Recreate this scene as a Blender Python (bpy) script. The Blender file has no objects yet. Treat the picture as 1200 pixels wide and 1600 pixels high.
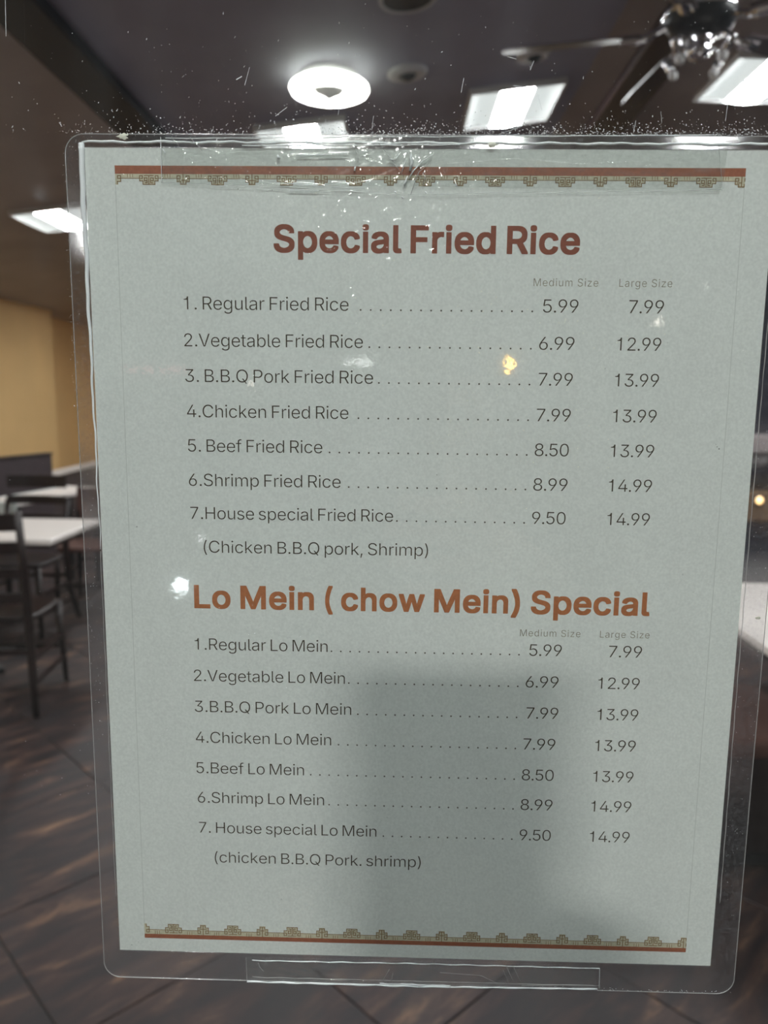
import bpy, bmesh, math, random
from mathutils import Vector, Matrix, Quaternion
R_ = random.Random(7)
scene = bpy.context.scene
COL = scene.collection

# ------------------------------------------------------------------ camera
cam_data = bpy.data.cameras.new('camera')
cam_data.sensor_fit = 'VERTICAL'
cam_data.sensor_height = 36.0
cam_data.lens = 27.0
cam_data.clip_start = 0.01
cam_data.clip_end = 120
cam_data.dof.use_dof = True
cam_data.dof.focus_distance = 0.258
cam_data.dof.aperture_fstop = 14.0
cam = bpy.data.objects.new('camera', cam_data)
COL.objects.link(cam)
cam.matrix_world = Matrix((
    (0.99964986, -0.01446874, 0.02215440, 0.0),
    (0.02406310, 0.14884088, -0.98856834, -0.2541),
    (0.01100586, 0.98875530, 0.14913692, 1.5),
    (0, 0, 0, 1)))
scene.camera = cam

# ------------------------------------------------------------------ world, exposure
world = bpy.data.worlds.new('night')
scene.world = world
world.use_nodes = True
world.node_tree.nodes['Background'].inputs[0].default_value = (0.10, 0.13, 0.22, 1)
world.node_tree.nodes['Background'].inputs[1].default_value = 0.02
vs = scene.view_settings
vs.view_transform = 'Standard'
vs.look = 'None'
vs.gamma = 1.0
vs.use_curve_mapping = False
vs.exposure = 0.0

# light levels of the lamps, real and added
TROFFER_LENS = 90.0        # bright centre strip of each ceiling panel light
TROFFER_SIDE = 0.66        # glow put into the side reflectors in place of lens light
RING_OUT = 290.0           # round lamp under the entrance canopy
RING_REFLECTION = 1.3              # added ceiling ring standing in for the canopy lamp's reflection
FILL_TUBE = 178.0         # added fill lamp that lifts the light on the menu


# ------------------------------------------------------------------ helpers
def link(o):
    COL.objects.link(o)
    return o


def thing(name, label, cat, loc=(0, 0, 0), rz=0.0, group=None):
    o = link(bpy.data.objects.new(name, None))
    o.empty_display_size = 0.05
    o.location = loc
    o.rotation_euler = (0, 0, rz)
    o['label'] = label
    o['category'] = cat
    if group:
        o['group'] = group
    return o


def tag(o, label, cat, group=None):
    o['label'] = label
    o['category'] = cat
    if group:
        o['group'] = group
    return o


def obj(name, bm, mat, parent=None, smooth=False, label=None):
    me = bpy.data.meshes.new(name)
    bmesh.ops.recalc_face_normals(bm, faces=bm.faces)
    bm.to_mesh(me)
    bm.free()
    if smooth:
        for p in me.polygons:
            p.use_smooth = True
    me.materials.append(mat)
    o = link(bpy.data.objects.new(name, me))
    if parent:
        o.parent = parent
    if label:
        o['label'] = label
    return o


def struct(name, bm, mat, parent=None, smooth=False):
    o = obj(name, bm, mat, parent, smooth)
    if parent is None:
        o['kind'] = 'structure'
    return o


def dup(root, loc=None, rz=None, label=None, group=None):
    def cp(o, par):
        c = link(o.copy())
        c.parent = par
        for ch in o.children:
            cp(ch, c)
        return c
    r = cp(root, None)
    if loc is not None:
        r.location = loc
    if rz is not None:
        r.rotation_euler = (0, 0, rz)
    if label:
        r['label'] = label
    if group:
        r['group'] = group
    return r


def box(bm, x0, x1, y0, y1, z0, z1, bev=0.0, seg=1, M=None):
    r = bmesh.ops.create_cube(bm, size=1.0)
    vs_ = r['verts']
    for v in vs_:
        v.co = Vector(((x0 + x1) / 2 + v.co.x * (x1 - x0), (y0 + y1) / 2 + v.co.y * (y1 - y0), (z0 + z1) / 2 + v.co.z * (z1 - z0)))
    if bev > 0:
        es = list({e for v in vs_ for e in v.link_edges})
        rr = bmesh.ops.bevel(bm, geom=es, offset=bev, segments=seg, affect='EDGES', profile=0.5)
        vs_ = list({v for f in rr['faces'] for v in f.verts} | {v for v in vs_ if v.is_valid})
    if M is not None:
        for v in vs_:
            v.co = M @ v.co
    return bm


def B(*a, **k):
    return box(bmesh.new(), *a, **k)


def bar(bm, p, q, w, h, up=(0, 0, 1), bev=0.0):
    """rectangular bar from p to q, w across, h along 'up'"""
    p, q = Vector(p), Vector(q)
    d = (q - p)
    L = d.length
    d.normalize()
    u = Vector(up)
    s = d.cross(u)
    if s.length < 1e-4:
        s = d.cross(Vector((1, 0, 0)))
    s.normalize()
    u = s.cross(d)
    M = Matrix((( s.x, d.x, u.x, p.x), (s.y, d.y, u.y, p.y), (s.z, d.z, u.z, p.z), (0, 0, 0, 1)))
    box(bm, -w / 2, w / 2, 0, L, -h / 2, h / 2, bev=bev, M=M)
    return bm


def lathe(bm, prof, n=32, M=None):
    """prof: list of (r, z)"""
    rings = []
    for r, z in prof:
        if r < 1e-6:
            rings.append([bm.verts.new((0, 0, z))])
        else:
            rings.append([bm.verts.new((r * math.cos(2 * math.pi * i / n), r * math.sin(2 * math.pi * i / n), z)) for i in range(n)])
    for a, b in zip(rings, rings[1:]):
        for i in range(n):
            j = (i + 1) % n
            if len(a) == 1 and len(b) == 1:
                continue
            if len(a) == 1:
                bm.faces.new((a[0], b[i], b[j]))
            elif len(b) == 1:
                bm.faces.new((a[i], a[j], b[0]))
            else:
                bm.faces.new((a[i], a[j], b[j], b[i]))
    if M is not None:
        for rg in rings:
            for v in rg:
                v.co = M @ v.co
    return bm


def tube(bm, pts, r, n=8, closed=False):
    pts = [Vector(p) for p in pts]
    rs = r if isinstance(r, (list, tuple)) else [r] * len(pts)
    rings = []
    prev = None
    N = len(pts)
    for i, p in enumerate(pts):
        if closed:
            t = pts[(i + 1) % N] - pts[i - 1]
        else:
            t = pts[min(i + 1, N - 1)] - pts[max(i - 1, 0)]
        t.normalize()
        if prev is None:
            a = t.cross(Vector((0, 0, 1)))
            if a.length < 1e-3:
                a = t.cross(Vector((0, 1, 0)))
            a.normalize()
        else:
            a = prev - t * prev.dot(t)
            a.normalize()
        prev = a
        b = t.cross(a)
        rings.append([bm.verts.new(p + (a * math.cos(2 * math.pi * k / n) + b * math.sin(2 * math.pi * k / n)) * rs[i]) for k in range(n)])
    pairs = list(zip(rings, rings[1:]))
    if closed:
        pairs.append((rings[-1], rings[0]))
    for A, C in pairs:
        for k in range(n):
            j = (k + 1) % n
            bm.faces.new((A[k], A[j], C[j], C[k]))
    if not closed:
        bm.faces.new(rings[0][::-1])
        bm.faces.new(rings[-1])
    return bm


def arc(p0, p1, p2, n=8):
    p0, p1, p2 = Vector(p0), Vector(p1), Vector(p2)
    return [p0 * (1 - t) ** 2 + p1 * 2 * t * (1 - t) + p2 * t * t for t in [i / n for i in range(n + 1)]]


# ------------------------------------------------------------------ materials
def new_mat(name):
    m = bpy.data.materials.new(name)
    m.use_nodes = True
    nt = m.node_tree
    return m, nt, nt.nodes['Principled BSDF'], nt.nodes['Material Output']


def N(nt, typ, **kw):
    n = nt.nodes.new(typ)
    for k, v in kw.items():
        setattr(n, k, v)
    return n


def plain(name, col, rough=0.5, metal=0.0, noise=0.12, scale=12.0, bump=0.0, coat=0.0, spec=0.5):
    m, nt, p, out = new_mat(name)
    tc = N(nt, 'ShaderNodeTexCoord')
    nz = N(nt, 'ShaderNodeTexNoise')
    nz.inputs['Scale'].default_value = scale
    nz.inputs['Detail'].default_value = 5
    nt.links.new(tc.outputs['Object'], nz.inputs['Vector'])
    mr = N(nt, 'ShaderNodeMapRange')
    mr.inputs['From Min'].default_value = 0.3
    mr.inputs['From Max'].default_value = 0.7
    mr.inputs['To Min'].default_value = 1 - noise
    mr.inputs['To Max'].default_value = 1 + noise
    nt.links.new(nz.outputs['Fac'], mr.inputs['Value'])
    mx = N(nt, 'ShaderNodeVectorMath', operation='SCALE')
    mx.inputs[0].default_value = col[:3]
    nt.links.new(mr.outputs[0], mx.inputs['Scale'])
    nt.links.new(mx.outputs[0], p.inputs['Base Color'])
    p.inputs['Roughness'].default_value = rough
    p.inputs['Metallic'].default_value = metal
    p.inputs['Coat Weight'].default_value = coat
    p.inputs['Specular IOR Level'].default_value = spec
    if bump:
        b = N(nt, 'ShaderNodeBump')
        b.inputs['Strength'].default_value = bump
        b.inputs['Distance'].default_value = 0.002
        nt.links.new(nz.outputs['Fac'], b.inputs['Height'])
        nt.links.new(b.outputs[0], p.inputs['Normal'])
    return m


def glow(name, col, strength):
    m, nt, p, out = new_mat(name)
    p.inputs['Base Color'].default_value = (0.8, 0.8, 0.8, 1)
    p.inputs['Emission Color'].default_value = (*col, 1)
    p.inputs['Emission Strength'].default_value = strength
    return m


def wood(name, c1, c2, rough=0.35, scale=(3, 3, 30)):
    m, nt, p, out = new_mat(name)
    tc = N(nt, 'ShaderNodeTexCoord')
    mp = N(nt, 'ShaderNodeMapping')
    mp.inputs['Scale'].default_value = scale
    nz = N(nt, 'ShaderNodeTexNoise')
    nz.inputs['Scale'].default_value = 4
    nz.inputs['Detail'].default_value = 6
    cr = N(nt, 'ShaderNodeValToRGB')
    cr.color_ramp.elements[0].position = 0.35
    cr.color_ramp.elements[0].color = (*c1, 1)
    cr.color_ramp.elements[1].position = 0.7
    cr.color_ramp.elements[1].color = (*c2, 1)
    nt.links.new(tc.outputs['Object'], mp.inputs[0])
    nt.links.new(mp.outputs[0], nz.inputs['Vector'])
    nt.links.new(nz.outputs['Fac'], cr.inputs[0])
    nt.links.new(cr.outputs[0], p.inputs['Base Color'])
    p.inputs['Roughness'].default_value = rough
    return m


def clear_film(name, refl_rough=0.05, haze=0.02, haze_col=(0.8, 0.82, 0.85), bump_scale=0.0, bump_d=0.0, blur=0.0, ior=1.5,
               tint=(1, 1, 1), haze_noise=None, bump2=None, dents=None):
    """clear plastic or glass sheet: straight-through light, fresnel gloss, a trace of surface haze"""
    m, nt, p, out = new_mat(name)
    nt.nodes.remove(p)
    tr = N(nt, 'ShaderNodeBsdfTransparent')
    tr.inputs[0].default_value = (*tint, 1)
    gl = N(nt, 'ShaderNodeBsdfGlossy')
    gl.inputs['Roughness'].default_value = refl_rough
    df = N(nt, 'ShaderNodeBsdfDiffuse')
    df.inputs[0].default_value = (*haze_col, 1)
    fr = N(nt, 'ShaderNodeFresnel')
    ge = N(nt, 'ShaderNodeNewGeometry')      # same reflectance from either side of the sheet
    io = N(nt, 'ShaderNodeMapRange')
    io.inputs['To Min'].default_value = ior
    io.inputs['To Max'].default_value = 1 / ior
    nt.links.new(ge.outputs['Backfacing'], io.inputs['Value'])
    nt.links.new(io.outputs[0], fr.inputs['IOR'])
    base = tr
    tc = N(nt, 'ShaderNodeTexCoord')
    if blur > 0:
        rf = N(nt, 'ShaderNodeBsdfRefraction')
        rf.inputs['IOR'].default_value = 1.12
        rf.inputs['Roughness'].default_value = 0.35
        ms = N(nt, 'ShaderNodeMixShader')
        ms.inputs[0].default_value = blur
        nt.links.new(tr.outputs[0], ms.inputs[1])
        nt.links.new(rf.outputs[0], ms.inputs[2])
        base = ms
    m1 = N(nt, 'ShaderNodeMixShader')
    if haze_noise:
        sx, sy, sz, lo, hi, h0, h1 = haze_noise
        mp = N(nt, 'ShaderNodeMapping')
        mp.inputs['Scale'].default_value = (sx, sy, sz)
        nz = N(nt, 'ShaderNodeTexNoise')
        nz.inputs['Scale'].default_value = 1.0
        nz.inputs['Detail'].default_value = 6
        nz.inputs['Roughness'].default_value = 0.65
        nt.links.new(tc.outputs['Object'], mp.inputs[0])
        nt.links.new(mp.outputs[0], nz.inputs['Vector'])
        mr = N(nt, 'ShaderNodeMapRange')
        mr.inputs['From Min'].default_value = lo
        mr.inputs['From Max'].default_value = hi
        mr.inputs['To Min'].default_value = h0
        mr.inputs['To Max'].default_value = h1
        nt.links.new(nz.outputs['Fac'], mr.inputs['Value'])
        nt.links.new(mr.outputs[0], m1.inputs[0])
    else:
        m1.inputs[0].default_value = haze
    nt.links.new(base.outputs[0], m1.inputs[1])
    nt.links.new(df.outputs[0], m1.inputs[2])
    m2 = N(nt, 'ShaderNodeMixShader')
    nt.links.new(fr.outputs[0], m2.inputs[0])
    nt.links.new(m1.outputs[0], m2.inputs[1])
    nt.links.new(gl.outputs[0], m2.inputs[2])
    nt.links.new(m2.outputs[0], out.inputs[0])
    if bump_scale:
        nb = N(nt, 'ShaderNodeTexNoise')
        nb.inputs['Scale'].default_value = bump_scale
        nb.inputs['Detail'].default_value = 2
        nt.links.new(tc.outputs['Object'], nb.inputs['Vector'])
        bp = N(nt, 'ShaderNodeBump')
        bp.inputs['Strength'].default_value = 1.0
        bp.inputs['Distance'].default_value = bump_d
        nt.links.new(nb.outputs['Fac'], bp.inputs['Height'])
        last = bp
        if bump2:
            nb2 = N(nt, 'ShaderNodeTexNoise')
            nb2.inputs['Scale'].default_value = bump2[0]
            nb2.inputs['Detail'].default_value = 1
            nt.links.new(tc.outputs['Object'], nb2.inputs['Vector'])
            bp2 = N(nt, 'ShaderNodeBump')
            bp2.inputs['Distance'].default_value = bump2[1]
            nt.links.new(nb2.outputs['Fac'], bp2.inputs['Height'])
            nt.links.new(bp.outputs[0], bp2.inputs['Normal'])
            last = bp2
        if dents:
            nb3 = N(nt, 'ShaderNodeTexNoise')
            nb3.inputs['Scale'].default_value = dents[0]
            nt.links.new(tc.outputs['Object'], nb3.inputs['Vector'])
            mr3 = N(nt, 'ShaderNodeMapRange')
            mr3.inputs['From Min'].default_value = 0.60
            mr3.inputs['From Max'].default_value = 0.80
            nt.links.new(nb3.outputs['Fac'], mr3.inputs['Value'])
            bp3 = N(nt, 'ShaderNodeBump')
            bp3.inputs['Distance'].default_value = dents[1]
            nt.links.new(mr3.outputs[0], bp3.inputs['Height'])
            nt.links.new(last.outputs[0], bp3.inputs['Normal'])
            last = bp3
        nt.links.new(last.outputs[0], gl.inputs['Normal'])
    return m


M = {}
M['ceiling'] = plain('ceiling_paint', (0.37, 0.37, 0.48), 0.6, noise=0.08, scale=2)
M['ceiling_brown'] = plain('ceiling_paint_brown', (0.40, 0.35, 0.34), 0.6, noise=0.1, scale=2)
M['beam'] = plain('navy_black_gloss_paint', (0.010, 0.011, 0.018), 0.45, noise=0.1, spec=0.2)
M['ridge'] = plain('dark_oxblood_paint', (0.045, 0.025, 0.027), 0.4, noise=0.1)
M['beige'] = plain('ochre_wall_paint', (0.98, 0.66, 0.30), 0.75, noise=0.05, scale=1.5)
M['darkwall'] = plain('dark_wall_paint', (0.03, 0.028, 0.038), 0.45, noise=0.15, scale=2)
M['rimwhite'] = plain('white_enamel', (0.72, 0.72, 0.72), 0.4, noise=0.03)
M['cangrey'] = plain('grey_enamel', (0.62, 0.62, 0.64), 0.35, noise=0.05)
M['black'] = plain('black_plastic', (0.012, 0.012, 0.016), 0.35, noise=0.1)
M['chrome'] = plain('polished_nickel', (0.75, 0.75, 0.78), 0.16, metal=1.0, noise=0.04)
M['blade'] = wood('fan_blade_wood', (0.045, 0.032, 0.036), (0.095, 0.062, 0.068), 0.3, (2, 20, 2))
M['chairwood'] = wood('mahogany', (0.006, 0.002, 0.002), (0.020, 0.006, 0.005), 0.42)
M['bench'] = plain('dark_plum_vinyl', (0.06, 0.045, 0.05), 0.5, noise=0.1)
M['brownvinyl'] = plain('brown_vinyl', (0.10, 0.045, 0.035), 0.4, noise=0.15)
M['tabletop'] = plain('white_laminate', (0.80, 0.74, 0.70), 0.3, noise=0.02)
M['coolwhite'] = plain('cool_white_laminate', (0.66, 0.74, 0.74), 0.3, noise=0.02)
M['edge'] = plain('dark_table_edge', (0.02, 0.012, 0.012), 0.35)
M['iron'] = plain('black_cast_iron', (0.012, 0.011, 0.012), 0.45, noise=0.1)
M['grout'] = plain('dark_grout', (0.015, 0.012, 0.012), 0.8)
M['navy'] = plain('navy_gloss_board', (0.02, 0.022, 0.04), 0.2, noise=0.1)
M['tanwood'] = plain('tan_counter_wood', (0.30, 0.19, 0.11), 0.35, noise=0.15)
M['granite'] = plain('dark_granite', (0.018, 0.017, 0.022), 0.25, noise=0.3, scale=60)
M['pinkwhite'] = plain('pale_shelf_board', (0.62, 0.54, 0.54), 0.4, noise=0.03)
M['potgrey'] = plain('grey_stoneware', (0.42, 0.40, 0.39), 0.35, noise=0.05)
M['alu'] = plain('bronze_anodised_aluminium', (0.05, 0.045, 0.04), 0.35, metal=0.8)
M['stucco'] = plain('storefront_stucco', (0.25, 0.21, 0.17), 0.85, noise=0.1, scale=30, bump=0.4)
M['canopy'] = plain('canopy_soffit_paint', (0.006, 0.006, 0.0065), 0.9)
M['concrete'] = plain('sidewalk_concrete', (0.10, 0.095, 0.09), 0.9, noise=0.15, scale=6, bump=0.3)
M['asphalt'] = plain('asphalt', (0.02, 0.02, 0.022), 0.9, noise=0.3, scale=80)
M['jacket'] = plain('charcoal_jacket_cloth', (0.03, 0.03, 0.035), 0.9, noise=0.2, scale=80)
M['jeans'] = plain('navy_denim', (0.03, 0.045, 0.08), 0.9, noise=0.2, scale=120)
M['skin'] = plain('skin', (0.42, 0.26, 0.19), 0.5, noise=0.05)
M['hair'] = plain('dark_hair', (0.012, 0.009, 0.008), 0.85, noise=0.3, scale=80)
M['phone'] = plain('phone_shell', (0.015, 0.015, 0.017), 0.3)
M['tube'] = glow('panel_lens_light', (0.97, 1.0, 1.0), TROFFER_LENS)
M['wing'] = glow('wing_reflector_glow', (0.90, 1.0, 0.985), TROFFER_SIDE)  # reflectors emit on their own, imitating light thrown on them by the lens
M['ring_reflection'] = glow('ring_reflection_glow', (0.90, 1.0, 0.78), RING_REFLECTION)
M['ring_out'] = glow('canopy_ring_light', (0.97, 1.0, 0.94), RING_OUT)
M['fill_tube'] = glow('fill_strip_glow', (0.90, 1.0, 0.97), FILL_TUBE)


def floor_tile_mat():
    m, nt, p, out = new_mat('brown_streaked_stone_tile')
    tc = N(nt, 'ShaderNodeTexCoord')
    oi = N(nt, 'ShaderNodeObjectInfo')
    add = N(nt, 'ShaderNodeVectorMath', operation='ADD')
    sc = N(nt, 'ShaderNodeVectorMath', operation='SCALE')
    sc.inputs[0].default_value = (37, 19, 11)
    nt.links.new(oi.outputs['Random'], sc.inputs['Scale'])
    nt.links.new(tc.outputs['Object'], add.inputs[0])
    nt.links.new(sc.outputs[0], add.inputs[1])
    mp = N(nt, 'ShaderNodeMapping')
    mp.inputs['Scale'].default_value = (3.2, 11.0, 1.0)
    mp.inputs['Rotation'].default_value = (0, 0, 0.12)
    nt.links.new(add.outputs[0], mp.inputs[0])
    nz = N(nt, 'ShaderNodeTexNoise')
    nz.inputs['Scale'].default_value = 1.0
    nz.inputs['Detail'].default_value = 7
    nz.inputs['Roughness'].default_value = 0.62
    nz.inputs['Distortion'].default_value = 0.6
    nt.links.new(mp.outputs[0], nz.inputs['Vector'])
    cr = N(nt, 'ShaderNodeValToRGB')
    e = cr.color_ramp.elements
    e[0].position = 0.30
    e[0].color = (0.012, 0.010, 0.012, 1)
    e[1].position = 0.74
    e[1].color = (0.24, 0.135, 0.075, 1)
    for pos, c in ((0.44, (0.020, 0.014, 0.015, 1)), (0.53, (0.036, 0.020, 0.0185, 1)), (0.60, (0.058, 0.033, 0.027, 1)), (0.66, (0.125, 0.07, 0.044, 1))):
        q = e.new(pos)
        q.color = c
    nt.links.new(nz.outputs['Fac'], cr.inputs[0])
    nt.links.new(cr.outputs[0], p.inputs['Base Color'])
    p.inputs['Roughness'].default_value = 0.5
    p.inputs['Specular IOR Level'].default_value = 0.25
    bp = N(nt, 'ShaderNodeBump')
    bp.inputs['Strength'].default_value = 0.3
    bp.inputs['Distance'].default_value = 0.004
    nt.links.new(nz.outputs['Fac'], bp.inputs['Height'])
    nt.links.new(bp.outputs[0], p.inputs['Normal'])
    return m


M['tile'] = floor_tile_mat()


def paper_mat():
    m, nt, p, out = new_mat('printed_paper_stock')
    tc = N(nt, 'ShaderNodeTexCoord')
    n1 = N(nt, 'ShaderNodeTexNoise')
    n1.inputs['Scale'].default_value = 1300
    n1.inputs['Detail'].default_value = 3
    n2 = N(nt, 'ShaderNodeTexNoise')
    n2.inputs['Scale'].default_value = 40
    n2.inputs['Detail'].default_value = 4
    for n in (n1, n2):
        nt.links.new(tc.outputs['Object'], n.inputs['Vector'])
    a = N(nt, 'ShaderNodeMapRange')
    a.inputs['From Min'].default_value = 0.3
    a.inputs['From Max'].default_value = 0.7
    a.inputs['To Min'].default_value = 0.935
    a.inputs['To Max'].default_value = 1.065
    nt.links.new(n1.outputs['Fac'], a.inputs['Value'])
    b = N(nt, 'ShaderNodeMapRange')
    b.inputs['From Min'].default_value = 0.3
    b.inputs['From Max'].default_value = 0.7
    b.inputs['To Min'].default_value = 0.975
    b.inputs['To Max'].default_value = 1.02
    nt.links.new(n2.outputs['Fac'], b.inputs['Value'])
    mu = N(nt, 'ShaderNodeMath', operation='MULTIPLY')
    nt.links.new(a.outputs[0], mu.inputs[0])
    nt.links.new(b.outputs[0], mu.inputs[1])
    sc = N(nt, 'ShaderNodeVectorMath', operation='SCALE')
    sc.inputs[0].default_value = (0.81, 0.83, 0.80)
    nt.links.new(mu.outputs[0], sc.inputs['Scale'])
    df = N(nt, 'ShaderNodeBsdfDiffuse')
    tl = N(nt, 'ShaderNodeBsdfTranslucent')
    nt.links.new(sc.outputs[0], df.inputs[0])
    nt.links.new(sc.outputs[0], tl.inputs[0])
    mx = N(nt, 'ShaderNodeMixShader')
    mx.inputs[0].default_value = 0.12
    nt.links.new(df.outputs[0], mx.inputs[1])
    nt.links.new(tl.outputs[0], mx.inputs[2])
    nt.links.new(mx.outputs[0], out.inputs[0])
    return m


M['paper'] = paper_mat()
M['glass'] = clear_film('window_glass', 0.0, haze_noise=(60, 60, 7, 0.42, 0.80, 0.004, 0.022), ior=1.5)
M['film'] = clear_film('laminating_film', 0.035, haze=0.012, bump_scale=330, bump_d=0.0000105, bump2=(60, 0.00002), ior=1.42, dents=(420, 0.00008))
M['margin'] = clear_film('sealed_laminate_margin', 0.12, haze_noise=(900, 900, 900, 0.5, 0.75, 0.012, 0.09), haze_col=(0.72, 0.74, 0.82),
                         bump_scale=900, bump_d=0.00002, blur=0.2, ior=1.45)
M['tape'] = clear_film('clear_tape_plastic', 0.07, haze_noise=(260, 260, 700, 0.45, 0.75, 0.03, 0.14), haze_col=(0.75, 0.77, 0.78), bump_scale=160, bump_d=0.00004, ior=1.5,
                       tint=(0.94, 0.95, 0.94))
M['bead'] = clear_film('film_edge_highlight', 0.15, haze=0.95, haze_col=(0.95, 0.96, 0.98), ior=1.5)  # near-white body colour stands in for the glossy edge highlight
M['bead_dim'] = clear_film('film_edge_highlight_dim', 0.2, haze=0.38, haze_col=(0.7, 0.68, 0.68), ior=1.5)  # dimmer whitening for the fainter edge highlights
M['dust'] = plain('dust_flecks', (0.80, 0.80, 0.84), 0.8, noise=0.2, scale=500)
M['speck'] = plain('black_specks', (0.02, 0.02, 0.02), 0.8)
M['residue'] = plain('glue_residue', (0.72, 0.70, 0.60), 0.7, noise=0.15, scale=900)


def ink(name, col, fade=0.12):
    m = plain(name, col, 0.6, noise=fade, scale=900)
    return m


M['ink_head'] = ink('brown_red_ink', (0.23, 0.055, 0.022))
M['ink_head_light'] = ink('orange_brown_ink', (0.44, 0.145, 0.045))
M['ink_body'] = ink('dark_olive_ink', (0.050, 0.034, 0.016), 0.3)
M['ink_size'] = ink('pale_sepia_ink', (0.27, 0.245, 0.18), 0.4)
M['ink_bar'] = ink('rust_ink', (0.34, 0.105, 0.048))
M['ink_wash'] = ink('tan_wash_ink', (0.60, 0.55, 0.40))
M['ink_scroll'] = ink('ochre_line_ink', (0.25, 0.14, 0.055))
M['ink_frame'] = ink('faint_frame_ink', (0.56, 0.575, 0.54))

# ------------------------------------------------------------------ setting: dining room shell
YB, XL, XR_ = 13.0, -5.06, 4.6


def cz(x):
    """height of the shallow pitched ceiling; its ridge runs away from the window at x = 1.06"""
    return 3.4 - 0.12 * (1.06 - x) if x < 1.06 else 3.4 - 0.03 * (x - 1.06)


def ceil_slab(x0, x1, y0=0.1, y1=YB, th=0.06):
    bm = bmesh.new()
    v = [bm.verts.new((x, y, cz(x) + d)) for x in (x0, x1) for y in (y0, y1) for d in (0, th)]
    for f in ((0, 2, 6, 4), (1, 5, 7, 3), (0, 4, 5, 1), (2, 3, 7, 6), (0, 1, 3, 2), (4, 6, 7, 5)):
        bm.faces.new([v[i] for i in f])
    return bm


ceiling = struct('ceiling', ceil_slab(-1.6, 1.06), M['ceiling'])
struct('ceiling_bay', ceil_slab(-5.5, -1.6), M['ceiling_brown'], ceiling)
struct('ceiling_bay', ceil_slab(1.06, 4.7), M['ceiling_brown'], ceiling)


def beam_bm(x0, x1, drop):
    bm = bmesh.new()
    zc = cz((x0 + x1) / 2)
    box(bm, x0, x1, 0.12, YB - 0.02, zc - drop, zc + 0.02, bev=0.008)
    return bm


struct('beam', beam_bm(-1.73, -1.48, 0.05), M['beam'], ceiling)
struct('ridge_beam', beam_bm(1.26, 1.52, 0.05), M['ridge'], ceiling)

# floor: grout bed with 45 degree stone tiles laid on it
floor = struct('floor', B(-5.5, 4.8, 0.1, YB, -0.06, -0.004), M['grout'])
S = 0.57
ca = math.sqrt(0.5)
ux, uy = Vector((ca, ca, 0)), Vector((ca, -ca, 0))
tile_me = None
far_bm = bmesh.new()
spots = []
for i in range(-12, 30):
    for j in range(-34, 16):
        a = 0.39 + S * (i + 0.5)
        b = -1.47 + S * (j + 0.5)
        c = ux * a + uy * b
        if not (-5.05 < c.x < 4.45 and 0.42 < c.y < 12.6):
            continue
        spots.append((c.y + 0.3 * abs(c.x), c))
spots.sort(key=lambda s: s[0])
for k, (_, c) in enumerate(spots):
    if k < 290:
        if tile_me is None:
            bm = bmesh.new()
            h = S / 2 - 0.002
            box(bm, -h, h, -h, h, -0.012, 0.0)
            bmesh.ops.bevel(bm, geom=[e for e in bm.edges if all(v.co.z > -0.001 for v in e.verts)], offset=0.0025, segments=1, affect='EDGES')
            o = obj('floor_tile', bm, M['tile'], floor)
            tile_me = o.data
        else:
            o = link(bpy.data.objects.new('floor_tile', tile_me))
            o.parent = floor
        o.location = (c.x, c.y, R_.uniform(-0.0006, 0.0006))
        o.rotation_euler = (0, 0, math.pi / 4)
    else:
        h = S / 2 - 0.002
        box(far_bm, -h, h, -h, h, -0.012, 0.0, M=Matrix.Translation(c) @ Matrix.Rotation(math.pi / 4, 4, 'Z'))
o = obj('far_floor_tiles', far_bm, M['tile'], floor)
o['kind'] = 'stuff'

# walls; the ochre side wall steps back past a corner
wl = struct('wall_left', B(XL - 0.3, XL, 0.1, 10.95, 0, 3.2), M['beige'])
struct('wall_step', B(-5.6, -5.36, 10.95, YB, 0, 3.2), M['beige'], wl)
struct('wall_back', B(-5.6, 4.8, YB, YB + 0.1, 0, 3.6), M['beige'])
struct('wall_right', B(XR_, XR_ + 0.1, 0.1, YB, 0, 3.5), M['darkwall'])
bm = bmesh.new()
box(bm, -5.5, -1.0, 0.02, 0.14, 0, 3.5)
box(bm, 1.0, 4.8, 0.02, 0.14, 0, 3.5)
box(bm, -1.0, 1.0, 0.02, 0.14, 0, 0.22)
box(bm, -1.0, 1.0, 0.02, 0.14, 2.72, 3.5)
struct('wall_front', bm, M['stucco'])

# ------------------------------------------------------------------ the window the menu is taped to
bm = bmesh.new()
for a in ((-1.0, -0.94, 0.22, 2.72), (0.94, 1.0, 0.22, 2.72), (-0.94, 0.94, 0.22, 0.28), (-0.94, 0.94, 2.66, 2.72)):
    box(bm, a[0], a[1], -0.012, 0.06, a[2], a[3], bev=0.003)
win = struct('window_1', bm, M['alu'])
win['label'] = 'large shopfront window pane with dust and fine scratches'
struct('glass_pane', B(-0.94, 0.94, 0.0, 0.006, 0.28, 2.66), M['glass'], win)

# ------------------------------------------------------------------ entrance canopy and pavement outside
struct('pavement', B(-6, 6, -6.0, 0.02, -0.12, -0.02), M['concrete'])
struct('road', B(-30, 30, -40, -6.0, -0.2, -0.1), M['asphalt'])
struct('canopy_soffit', B(-3, 3, -5.0, 0.02, 3.198, 3.30), M['canopy'])


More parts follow.
